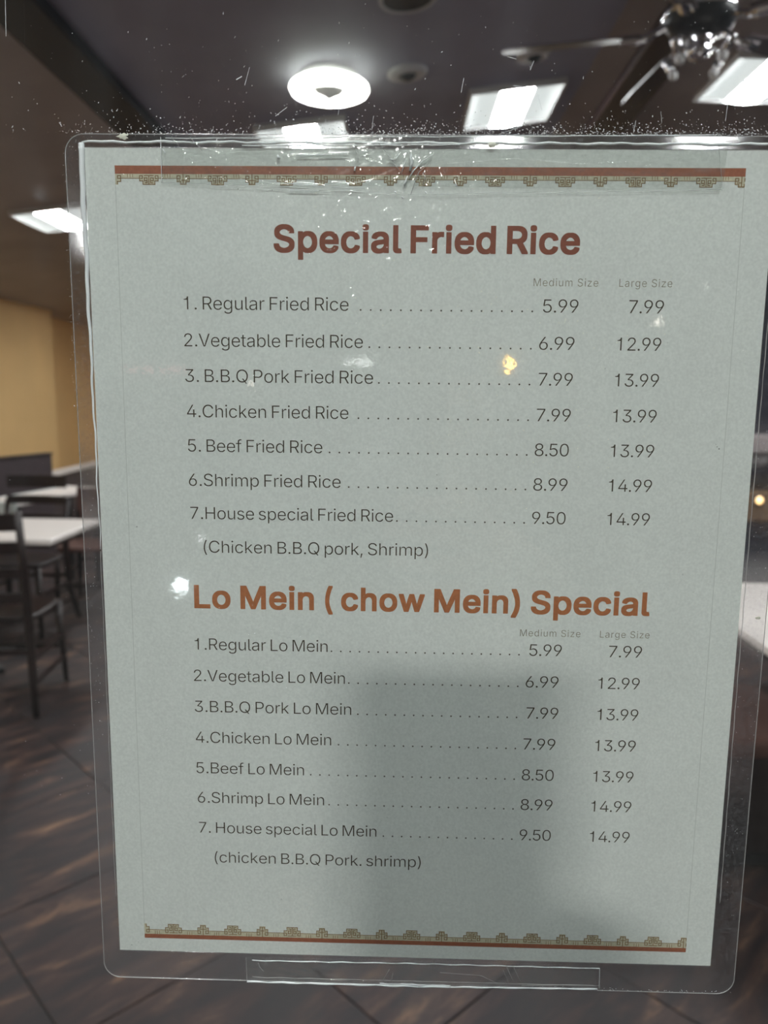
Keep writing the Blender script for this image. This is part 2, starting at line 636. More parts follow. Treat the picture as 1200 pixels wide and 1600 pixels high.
# ------------------------------------------------------------------ ceiling panel lights
def troffer_parts():
    hw, hl = 0.29, 0.325
    f = bmesh.new()
    for a in ((-hw, -hw + 0.018, -hl, hl), (hw - 0.018, hw, -hl, hl), (-hw + 0.018, hw - 0.018, -hl, -hl + 0.018), (-hw + 0.018, hw - 0.018, hl - 0.018, hl)):
        box(f, a[0], a[1], a[2], a[3], -0.028, 0.01, bev=0.002)
    box(f, -hw + 0.01, hw - 0.01, -hl + 0.01, hl - 0.01, 0.0, 0.01)
    wings = []
    for s in (-1, 1):
        w = bmesh.new()
        n = 8
        rows = []
        for k in range(n + 1):
            t = k / n
            x = s * (hw - 0.018 + (0.100 - hw + 0.018) * t)
            z = -0.020 + 0.018 * math.sin(math.pi * t)
            rows.append([w.verts.new((x, y, z)) for y in (-hl + 0.018, hl - 0.018)])
        for a, b in zip(rows, rows[1:]):
            w.faces.new((a[0], a[1], b[1], b[0]))
        wings.append(w)
    lens = bmesh.new()
    rows = []
    n = 10
    for k in range(n + 1):
        t = k / n
        x = -0.100 + 0.200 * t
        z = -0.021 - 0.012 * math.sin(math.pi * t)
        rows.append([lens.verts.new((x, y, z)) for y in (-hl + 0.018, hl - 0.018)])
    for a, b in zip(rows, rows[1:]):
        lens.faces.new((a[0], a[1], b[1], b[0]))
    return f, wings, lens


tf0 = None
TROFFERS = [
    (-0.67, 5.13, 'ceiling panel light just above the laminated menu, left of the ridge'),
    (0.66, 4.97, 'ceiling panel light with bright centre strip beside the tip of the fan blade'),
    (2.08, 4.60, 'ceiling panel light under the ceiling fan, beyond the dark ridge beam'),
    (-2.82, 6.28, 'ceiling panel light beyond the navy black beam, over the dining tables'),
    (-2.9, 2.0, 'added unseen ceiling panel light nearest the window over the side tables'),  # from here down: unseen panels added to light the room
    (-0.7, 1.9, 'added unseen ceiling panel light nearest the window in the middle bay'),
    (2.35, 2.85, 'added unseen ceiling panel light nearest the window over the round-cornered table'),
    (-0.7, 8.6, 'added unseen ceiling panel light deep in the room, middle bay'),
    (0.66, 8.4, 'added unseen ceiling panel light deep in the room next to the ridge beam'),
    (2.1, 8.0, 'added unseen ceiling panel light deep in the room beyond the ridge beam'),
    (-3.0, 10.2, 'added unseen ceiling panel light at the far end over the ochre wall'),
]
for x, y, lab in TROFFERS:
    if tf0 is None:
        tf0 = thing('ceiling_light', lab, 'ceiling light', group='square ceiling panel lights')
        f, wg, ln = troffer_parts()
        obj('housing', f, M['rimwhite'], tf0)
        for w in wg:
            obj('wing_reflector', w, M['wing'], tf0, smooth=True)
        obj('centre_lens', ln, M['tube'], tf0, smooth=True)
        t = tf0
    else:
        t = dup(tf0, label=lab)
    t.location = (x, y, cz(x) - 0.012)
    t.rotation_euler = (0, -math.atan(0.12) if x < 1.06 else math.atan(0.03), 0)

# ------------------------------------------------------------------ round ring lamps
def ring_lamp(name, label, loc, mat, rot=0.0, group=None):
    t = thing(name, label, 'ceiling lamp', loc, group=group)
    bm = bmesh.new()
    n, m, R, r = 64, 16, 0.157, 0.054
    rg = []
    for i in range(n):
        a = 2 * math.pi * i / n
        rg.append([bm.verts.new(((R + r * math.cos(2 * math.pi * k / m)) * math.cos(a), (R + r * math.cos(2 * math.pi * k / m)) * math.sin(a),
                                 -0.062 + 0.030 * math.sin(2 * math.pi * k / m))) for k in range(m)])
    for i in range(n):
        for k in range(m):
            bm.faces.new((rg[i][k], rg[(i + 1) % n][k], rg[(i + 1) % n][(k + 1) % m], rg[i][(k + 1) % m]))
    obj('ring_tube', bm, mat, t, smooth=True)
    bm = bmesh.new()
    lathe(bm, [(0, -0.118), (0.016, -0.112), (0.03, -0.098), (0.075, -0.078), (0.094, -0.05), (0.096, 0.0), (0, 0.0)], 40)
    obj('hub_cover', bm, M['cangrey'], t, smooth=True)
    bm = bmesh.new()
    lathe(bm, [(0, -0.012), (0.15, -0.012), (0.155, -0.004), (0.155, 0.004), (0, 0.004)], 48)
    obj('backing_plate', bm, M['cangrey'], t, smooth=False)
    t.rotation_euler = (0, rot, 0)
    return t


ring_lamp('ring_lamp', 'added glowing ring on the dining room ceiling standing in for a reflected lamp', (-0.42, 4.16, 3.192), M['ring_reflection'], 0)  # repeats the canopy lamp's mirror image as an object; no real lamp here
ring_lamp('ring_lamp', 'lit round ring lamp under the entrance canopy outside the window', (-0.42, -4.16, 3.192), M['ring_out'], 0)
t = thing('fill_strip_light', 'added white fill light under the entrance canopy close to the window wall', 'lamp', (0.15, -1.15, 3.198))  # extra lamp added to brighten the paper beyond the ring lamp
obj('housing', B(-0.65, 0.65, -0.06, 0.06, -0.05, 0.0, bev=0.006), M['rimwhite'], t)
bm = bmesh.new()
tube(bm, [(-0.6, 0, -0.07), (0.6, 0, -0.07)], 0.018, 12)
obj('lamp_tube', bm, M['fill_tube'], t, smooth=True)


# ------------------------------------------------------------------ round ceiling fittings
def can(name, label, x, y, r, dome):
    t = thing(name, label, 'ceiling fitting', (x, y, cz(x)))
    t.rotation_euler = (0, -math.atan(0.12), 0)
    bm = bmesh.new()
    if dome:
        lathe(bm, [(r * 0.42, -0.018), (r * 0.5, -0.026), (r * 0.85, -0.018), (r, -0.006), (r, 0.006), (r * 0.42, 0.006)], 40)
        obj('trim_ring', bm, M['cangrey'], t, smooth=True)
        bm = bmesh.new()
        lathe(bm, [(0, -0.045), (r * 0.2, -0.042), (r * 0.36, -0.028), (r * 0.44, -0.006), (r * 0.44, 0.0)], 32)
        obj('dark_dome', bm, M['black'], t, smooth=True)
    else:
        lathe(bm, [(r * 0.86, -0.004), (r * 0.9, -0.012), (r * 0.97, -0.011), (r, -0.004), (r, 0.006), (r * 0.86, 0.006)], 48)
        obj('trim_ring', bm, M['cangrey'], t, smooth=True)
        bm = bmesh.new()
        lathe(bm, [(r * 0.87, -0.005), (r * 0.6, -0.0035), (0, -0.0035)], 40)
        obj('dark_baffle', bm, M['black'], t, smooth=True)
    return t


can('ceiling_speaker', 'round grey ceiling fitting with dark dome beside the added glowing ring', 0.0, 4.31, 0.115, True)
can('recessed_downlight', 'unlit recessed downlight with pale rim at the top of the picture', 0.0, 3.50, 0.135, False)
can('smoke_detector', 'small dim round ceiling fitting near the tip of the left fan blade', 0.69, 4.28, 0.095, True)

# ------------------------------------------------------------------ ceiling fan
fx, fy, fz = 1.20, 3.20, 3.0
fan = thing('ceiling_fan', 'dark five-blade ceiling fan with polished light kit hanging from the ridge', 'ceiling fan', (fx, fy, fz))
bm = bmesh.new()
lathe(bm, [(0.0, cz(fx) - fz), (0.075, cz(fx) - fz), (0.07, 0.34), (0.04, 0.30), (0.016, 0.28), (0.016, 0.16), (0.05, 0.15), (0.12, 0.12), (0.145, 0.08), (0.145, 0.04), (0.12, 0.0), (0.08, -0.02), (0, -0.02)], 40)
obj('motor_housing', bm, M['black'], fan, smooth=True)
bm = bmesh.new()
lathe(bm, [(0.146, 0.075), (0.150, 0.07), (0.150, 0.055), (0.146, 0.05)], 40)
obj('polished_band', bm, M['chrome'], fan, smooth=True)
for k, ang in enumerate((94, 166, 238, 310, 22)):
    a = math.radians(ang)
    Mx = Matrix.Rotation(a, 4, 'Z') @ Matrix.Rotation(math.radians(-12), 4, 'X')
    bm = bmesh.new()
    # blade outline, rounded tip, real thickness
    out = [(0.23, -0.042), (0.34, -0.050), (0.60, -0.058), (0.74, -0.056), (0.79, -0.044), (0.81, -0.02), (0.81, 0.02), (0.79, 0.044), (0.74, 0.056), (0.60, 0.058), (0.34, 0.050), (0.23, 0.042)]
    lo = [bm.verts.new(Mx @ Vector((x, y, -0.004))) for x, y in out]
    hi = [bm.verts.new(Mx @ Vector((x, y, 0.004))) for x, y in out]
    bm.faces.new(lo[::-1])
    bm.faces.new(hi)
    for i in range(len(out)):
        j = (i + 1) % len(out)
        bm.faces.new((lo[i], lo[j], hi[j], hi[i]))
    bl = obj('blade', bm, M['blade'], fan)
    bm = bmesh.new()
    pts = [Mx @ Vector(p) for p in ((0.13, 0, 0.03), (0.17, 0, 0.012), (0.21, 0, -0.006), (0.25, 0, -0.010), (0.31, 0, -0.010))]
    tube(bm, pts, [0.016, 0.013, 0.016, 0.024, 0.012], 10)
    box(bm, 0.225, 0.30, -0.035, 0.035, -0.014, -0.004, bev=0.003, M=Mx)
    obj('blade_bracket', bm, M['chrome'], bl, smooth=False)
bm = bmesh.new()
lathe(bm, [(0.05, -0.02), (0.055, -0.04), (0.04, -0.06), (0.055, -0.08), (0.03, -0.105), (0, -0.11)], 32)
obj('switch_housing', bm, M['chrome'], fan, smooth=True)
for k in range(4):
    a = math.radians(35 + 90 * k)
    d = Vector((math.cos(a), math.sin(a), 0))
    bm = bmesh.new()
    pts = arc(d * 0.045 + Vector((0, 0, -0.055)), d * 0.13 + Vector((0, 0, -0.02)), d * 0.145 + Vector((0, 0, -0.075)), 8)
    tube(bm, pts, 0.007, 8)
    arm = obj('lamp_arm', bm, M['chrome'], fan, smooth=True)
    bm = bmesh.new()
    Mx = Matrix.Translation(d * 0.15 + Vector((0, 0, -0.07))) @ Matrix.Rotation(0.5, 4, Vector((-d.y, d.x, 0)))
    lathe(bm, [(0, 0.012), (0.018, 0.010), (0.020, 0.0), (0.017, -0.045), (0.013, -0.052), (0, -0.052)], 16, M=Mx)
    obj('lamp_socket', bm, M['chrome'], arm, smooth=True)
    bm = bmesh.new()
    lathe(bm, [(0, -0.095), (0.012, -0.09), (0.019, -0.075), (0.016, -0.058), (0.011, -0.05)], 16, M=Mx)
    obj('bulb', bm, M['rimwhite'], arm, smooth=True)


# ------------------------------------------------------------------ tables
def pedestal(t, cx, cy, h, span=0.32, kind='iron'):
    bm = bmesh.new()
    lathe(bm, [(0.035, 0.03), (0.035, h - 0.03), (0.12, h - 0.012), (0.12, h)], 20, M=Matrix.Translation((cx, cy, 0)))
    obj('column', bm, M[kind], t, smooth=True)
    bm = bmesh.new()
    for k in range(4):
        a = math.pi / 4 + k * math.pi / 2
        bar(bm, (cx, cy, 0.035), (cx + math.cos(a) * span, cy + math.sin(a) * span, 0.016), 0.055, 0.03, bev=0.006)
    obj('base', bm, M[kind], t)


def table(label, x0, x1, y0, y1, h=0.76, top='tabletop', group=None, off=(0, 0), span=0.32):
    cx, cy = (x0 + x1) / 2, (y0 + y1) / 2
    t = thing('dining_table', label, 'table', (cx, cy, 0), group=group)
    hx, hy = (x1 - x0) / 2, (y1 - y0) / 2
    obj('tabletop', B(-hx, hx, -hy, hy, h - 0.03, h, bev=0.004), M[top], t)
    obj('edge_band', B(-hx + 0.006, hx - 0.006, -hy + 0.006, hy - 0.006, h - 0.045, h - 0.03), M['edge'], t)
    pedestal(t, off[0], off[1], h - 0.045, span)
    return t


table('white dining table standing behind the dark wooden chair', -2.95, -1.78, 3.54, 4.20)
table('white dining table cut off at the right, bench tucked under its near side', 1.12, 2.05, 1.80, 2.85, off=(0.26, 0.0), span=0.2)
# narrow serving table set at an angle behind
t = thing('serving_table', 'narrow cool white serving table set at an angle behind the dining table', 'table', (-2.60, 4.83, 0), math.radians(-13))
obj('tabletop', B(-0.30, 0.0, 0.0, 0.95, 0.73, 0.76, bev=0.004), M['tabletop'], t)
obj('end_apron', B(-0.30, -0.0, -0.012, 0.0, 0.66, 0.758, bev=0.003), M['coolwhite'], t)
obj('edge_strip', B(-0.306, -0.295, 0.0, 0.95, 0.72, 0.762), M['coolwhite'], t)
for x in (-0.27, -0.03):
    for y in (0.04, 0.91):
        bm = bmesh.new()
        bar(bm, (x, y, 0), (x, y, 0.735), 0.035, 0.035, up=(0, 1, 0), bev=0.003)
        obj('leg', bm, M['iron'], t)


# ------------------------------------------------------------------ chairs
def chair(label, loc, rz, group=None, h=0.97, upholstered=False):
    t = thing('dining_chair', label, 'chair', loc, rz, group)
    w = 0.195
    wd = M['chairwood']
    bm = bmesh.new()
    out = []
    for k in range(28):
        a = 2 * math.pi * k / 28
        c, s = math.cos(a), math.sin(a)
        out.append((0.215 * math.copysign(abs(c) ** 0.45, c), 0.205 * math.copysign(abs(s) ** 0.45, s)))
    for z0, z1, k in ((0.435, 0.462, 1.0),):
        lo = [bm.verts.new((x * .97, y * .97, z0)) for x, y in out]
        mi = [bm.verts.new((x, y, z1 - 0.008)) for x, y in out]
        hi = [bm.verts.new((x * .96, y * .96, z1)) for x, y in out]
        ce = bm.verts.new((0, 0, z1 - 0.006))
        bm.faces.new(lo[::-1])
        for a, b in ((lo, mi), (mi, hi)):
            for i in range(28):
                j = (i + 1) % 28
                bm.faces.new((a[i], a[j], b[j], b[i]))
        for i in range(28):
            bm.faces.new((hi[i], hi[(i + 1) % 28], ce))
    obj('seat', bm, M['brownvinyl'] if upholstered else wd, t, smooth=False)
    for s in (-1, 1):
        bm = bmesh.new()
        tube(bm, [(s * 0.235, -0.27, 0), (s * 0.205, -0.215, 0.22), (s * 0.195, -0.20, 0.45), (s * 0.195, -0.215, 0.65), (s * 0.20, -0.26, h)], [0.016, 0.02, 0.022, 0.02, 0.016], 10)
        obj('back_post', bm, wd, t, smooth=True)
        bm = bmesh.new()
        tube(bm, [(s * 0.20, 0.20, 0), (s * 0.185, 0.175, 0.44)], [0.014, 0.02], 10)
        obj('leg', bm, wd, t, smooth=True)
    if upholstered:
        bm = bmesh.new()
        pts = [(x, -0.215 - 0.03 * math.cos(x / 0.2 * math.pi / 2), 0) for x in [(-0.2 + 0.4 * k / 10) for k in range(11)]]
        for a, b in zip(pts, pts[1:]):
            bar(bm, (a[0], a[1], 0.68), (b[0], b[1], 0.68), 0.035, h - 0.56)
        obj('back_pad', bm, M['brownvinyl'], t)
    else:
        for z, hh in ((0.56, 0.05), (0.68, 0.05), (0.80, 0.055), (0.92, 0.08)):
            bm = bmesh.new()
            yb = -0.205 - (z - 0.5) * 0.11
            pts = [(x, yb - 0.028 * math.cos(x / 0.2 * math.pi / 2)) for x in [(-0.195 + 0.39 * k / 10) for k in range(11)]]
            for i, (a, b) in enumerate(zip(pts, pts[1:])):
                bar(bm, (a[0], a[1], z), (b[0], b[1], z), 0.012, hh)
            obj('back_slat', bm, wd, t)
    bm = bmesh.new()
    for z in (0.14, 0.26):
        for s in (-1, 1):
            bar(bm, (s * 0.21, -0.22, z), (s * 0.195, 0.185, z), 0.014, 0.022)
    bar(bm, (-0.2, 0.185, 0.2), (0.2, 0.185, 0.2), 0.014, 0.022)
    bar(bm, (-0.21, -0.22, 0.3), (0.21, -0.22, 0.3), 0.014, 0.022)
    obj('stretchers', bm, wd, t)
    return t


chair('dark mahogany slat-back chair in front of the white dining table', (-1.935, 3.36, 0), 0.06)
chair('dark mahogany chair tucked under the far side of the white dining table', (-2.40, 4.46, 0), math.pi, h=0.80)
chair('brown padded low-back chair behind the white dining table', (-2.14, 4.98, 0), math.pi, h=0.84, upholstered=True)
t = thing('padded_bench', 'dark padded bench tucked under the white table at the right', 'bench', (0.45, 2.02, 0))
obj('seat_pad', B(0, 1.15, 0, 0.50, 0.39, 0.46, bev=0.02, seg=2), M['brownvinyl'], t)
obj('base_box', B(0.02, 1.13, 0.03, 0.47, 0.06, 0.39, bev=0.004), M['edge'], t)
obj('plinth', B(0.04, 1.11, 0.06, 0.44, 0.0, 0.06), M['iron'], t)


# ------------------------------------------------------------------ booth bench and low partition at the ochre wall
A, Bp = Vector((-4.35, 4.67, 0)), Vector((-3.24, 6.79, 0))
A = Bp + (Vector((-3.40, 6.16, 0)) - Bp).normalized() * 2.2
t = thing('booth_bench', 'tall dark plum booth bench below the ochre wall', 'booth bench', tuple(A), math.atan2((Bp - A).y, (Bp - A).x))
L = (Bp - A).length
obj('backrest', B(0, L, 0, 0.07, 0, 0.93, bev=0.01), M['bench'], t)
obj('cap_rail', B(-0.005, L + 0.005, -0.006, 0.076, 0.93, 0.95, bev=0.004), M['edge'], t)
obj('seat', B(0.02, L - 0.02, 0.07, 0.52, 0.36, 0.46, bev=0.03, seg=2), M['brownvinyl'], t)
obj('plinth', B(0.02, L - 0.02, 0.07, 0.48, 0, 0.36), M['edge'], t)
t = thing('low_partition', 'low dark partition with pale cap rail beyond the booth bench', 'partition', (-3.50, 6.95, 0), math.radians(92))
obj('panel', B(0, 3.0, 0, 0.08, 0, 0.66), M['bench'], t)
obj('cap_rail', B(-0.01, 3.01, -0.02, 0.10, 0.66, 0.70, bev=0.004), M['tabletop'], t)

# ------------------------------------------------------------------ service counter on the right
t = thing('service_counter', 'dark service counter with tan wooden fascia at the right', 'counter', (2.3, 5.0, 0))
obj('cabinet_body', B(0, 2.2, 0.02, 0.66, 0.08, 0.68, bev=0.004), M['granite'], t)
obj('toe_kick', B(0.03, 2.17, 0.07, 0.60, 0.0, 0.08), M['edge'], t)
obj('fascia_board', B(-0.02, 2.22, 0.0, 0.68, 0.68, 0.88, bev=0.006), M['tanwood'], t)
for k in range(4):
    d = obj('door', B(0.02 + 0.545 * k, 0.545 * k + 0.545, 0.0, 0.02, 0.10, 0.66, bev=0.004), M['navy'], t)
    obj('handle', B(0.45 + 0.545 * k, 0.465 + 0.545 * k, -0.02, 0.0, 0.42, 0.56, bev=0.003), M['chrome'], d)
t = thing('shelf_unit', 'navy shelf unit with pale board standing on the service counter', 'shelf', (2.3, 5.0, 0.88))
obj('back_panel', B(0, 2.2, 0.40, 0.43, 0, 1.45), M['navy'], t)
for x in (0, 1.08, 2.16):
    obj('upright', B(x, x + 0.04, 0.05, 0.40, 0, 1.45, bev=0.003), M['navy'], t)
obj('lower_shelf', B(0.04, 2.16, 0.05, 0.40, 0.12, 0.15), M['navy'], t)
obj('pale_shelf', B(-0.02, 2.22, 0.03, 0.40, 0.27, 0.38, bev=0.004), M['pinkwhite'], t, label='pale pinkish shelf board')
obj('top_board', B(-0.02, 2.22, 0.02, 0.43, 1.45, 1.50, bev=0.004), M['navy'], t)
bm = bmesh.new()
lathe(bm, [(0, 0.0), (0.04, 0.0), (0.062, 0.02), (0.075, 0.05), (0.07, 0.085), (0.06, 0.095), (0.062, 0.11), (0.055, 0.11), (0.052, 0.09), (0, 0.03)], 32)
o = obj('stoneware_pot', bm, M['potgrey'], smooth=True)
o.location = (2.47, 5.13, 1.03)
tag(o, 'small grey stoneware pot on the lower navy shelf', 'pot')
t = thing('counter_lamp', 'small round amber lamp fixed to the tan fascia of the counter', 'lamp', (2.43, 4.976, 0.83))
bm = bmesh.new()
RX = Matrix.Rotation(math.pi / 2, 4, 'X')
lathe(bm, [(0, -0.02), (0.034, -0.02), (0.036, 0.0), (0.028, 0.006), (0, 0.006)], 24, M=RX)
obj('lamp_housing', bm, M['black'], t, smooth=True)
bm = bmesh.new()
lathe(bm, [(0.026, 0.005), (0.022, 0.014), (0.012, 0.02), (0, 0.022)], 24, M=RX)
obj('amber_lens', bm, glow('amber_lens_light', (1.0, 0.62, 0.25), 5.0), t, smooth=True)

# ------------------------------------------------------------------ the laminated menu
MX0, MZ0 = -0.10133, 1.29695          # lower left corner of the paper, on the glass
PW, PH = 215.9, 279.4                  # letter paper, millimetres


def P(x, z, y=0.0):
    """millimetres on the sheet -> metres, menu-local"""
    return Vector((x * 0.001, y * 0.001, z * 0.001))


menu = thing('laminated_menu', 'laminated white menu sheet with rust headings taped to the window', 'menu', (MX0, 0, MZ0))


def slab(x0, x1, z0, z1, ya, yb):
    return B(x0 * .001, x1 * .001, ya * .001, yb * .001, z0 * .001, z1 * .001)


paper = obj('paper', slab(0, PW, 0, PH, -0.30, -0.10), M['paper'], menu)


def rrect(x0, x1, z0, z1, r, n=8):
    pts = []
    for cx, cz_, a0 in ((x1 - r, z1 - r, 0), (x0 + r, z1 - r, 90), (x0 + r, z0 + r, 180), (x1 - r, z0 + r, 270)):
        for k in range(n + 1):
            a = math.radians(a0 + 90 * k / n)
            pts.append((cx + r * math.cos(a), cz_ + r * math.sin(a)))
    return pts


OUT = rrect(-6.1, 224.8, -11.1, 283.4, 6.0)
INN = rrect(-0.15, PW + 0.15, -0.15, PH + 0.15, 0.05)


def prism(out, ya, yb):
    bm = bmesh.new()
    a = [bm.verts.new(P(x, z, ya)) for x, z in out]
    b = [bm.verts.new(P(x, z, yb)) for x, z in out]
    bm.faces.new(a)
    bm.faces.new(b[::-1])
    for i in range(len(out)):
        j = (i + 1) % len(out)
        bm.faces.new((a[i], b[i], b[j], a[j]))
    return bm


def ringslab(out, inn, ya, yb):
    bm = bmesh.new()
    n = len(out)
    L = [[bm.verts.new(P(x, z, y)) for x, z in s] for s in (out, inn) for y in (ya, yb)]
    oa, ob, ia, ib = L
    for i in range(n):
        j = (i + 1) % n
        bm.faces.new((oa[i], oa[j], ia[j], ia[i]))
        bm.faces.new((ob[i], ib[i], ib[j], ob[j]))
        bm.faces.new((oa[i], ob[i], ob[j], oa[j]))
        bm.faces.new((ia[i], ia[j], ib[j], ib[i]))
    return bm


film = obj('front_film', prism(INN, -0.62, -0.50), M['film'], menu)
margin = obj('sealed_margin', ringslab(OUT, INN, -0.60, -0.12), M['margin'], menu, label='clear sealed margin of the lamination')


def edge_tube(name, pts, r, mat, parent, n=6, closed=False, label=None):
    bm = bmesh.new()
    tube(bm, [P(x, z, y) for x, z, y in pts], [q * .001 for q in r] if isinstance(r, (list, tuple)) else r * .001, n, closed)
    return obj(name, bm, mat, parent, smooth=True, label=label)


edge_tube('outer_edge', [(x, z, -0.40) for x, z in OUT], 0.17, M['bead_dim'], margin, closed=True)
# raised ridge of film where it steps down off the paper, its highlight put into the white
pts, rr = [], []
for k in range(60):
    t = k / 59
    z = 280.6 - t * 130
    pts.append((-0.95 + 0.16 * math.sin(z * 0.21) + 0.10 * math.sin(z * 0.57) + 0.5 * t, z, -0.55))
    rr.append(0.85 * (1 - t) ** 1.2 + 0.12)
edge_tube('film_ridge', pts, rr, M['bead'], margin)
edge_tube('film_ridge', [(-0.55 + 0.08 * math.sin(z * 0.3), z, -0.55) for z in range(150, 20, -3)], 0.09, M['bead_dim'], margin)
pts = [(x, 281.0 + 0.14 * math.sin(x * 0.31) + 0.12 * math.sin(x * 0.83), -0.55) for x in [(-0.6 + 2.0 * k) for k in range(110)]]
edge_tube('film_ridge', pts, [0.30 + 0.16 * abs(math.sin(k * 0.37)) for k in range(110)], M['bead'], margin)
pts = [(PW + 1.35 - 0.25 * math.sin((z - 40) / 190 * 3) + 0.07 * math.sin(z * 0.5), z, -0.55) for z in range(250, 24, -3)]
edge_tube('film_ridge', pts, [0.10 + 0.07 * abs(math.sin(k * 0.45)) for k in range(len(pts))], M['bead_dim'], margin)

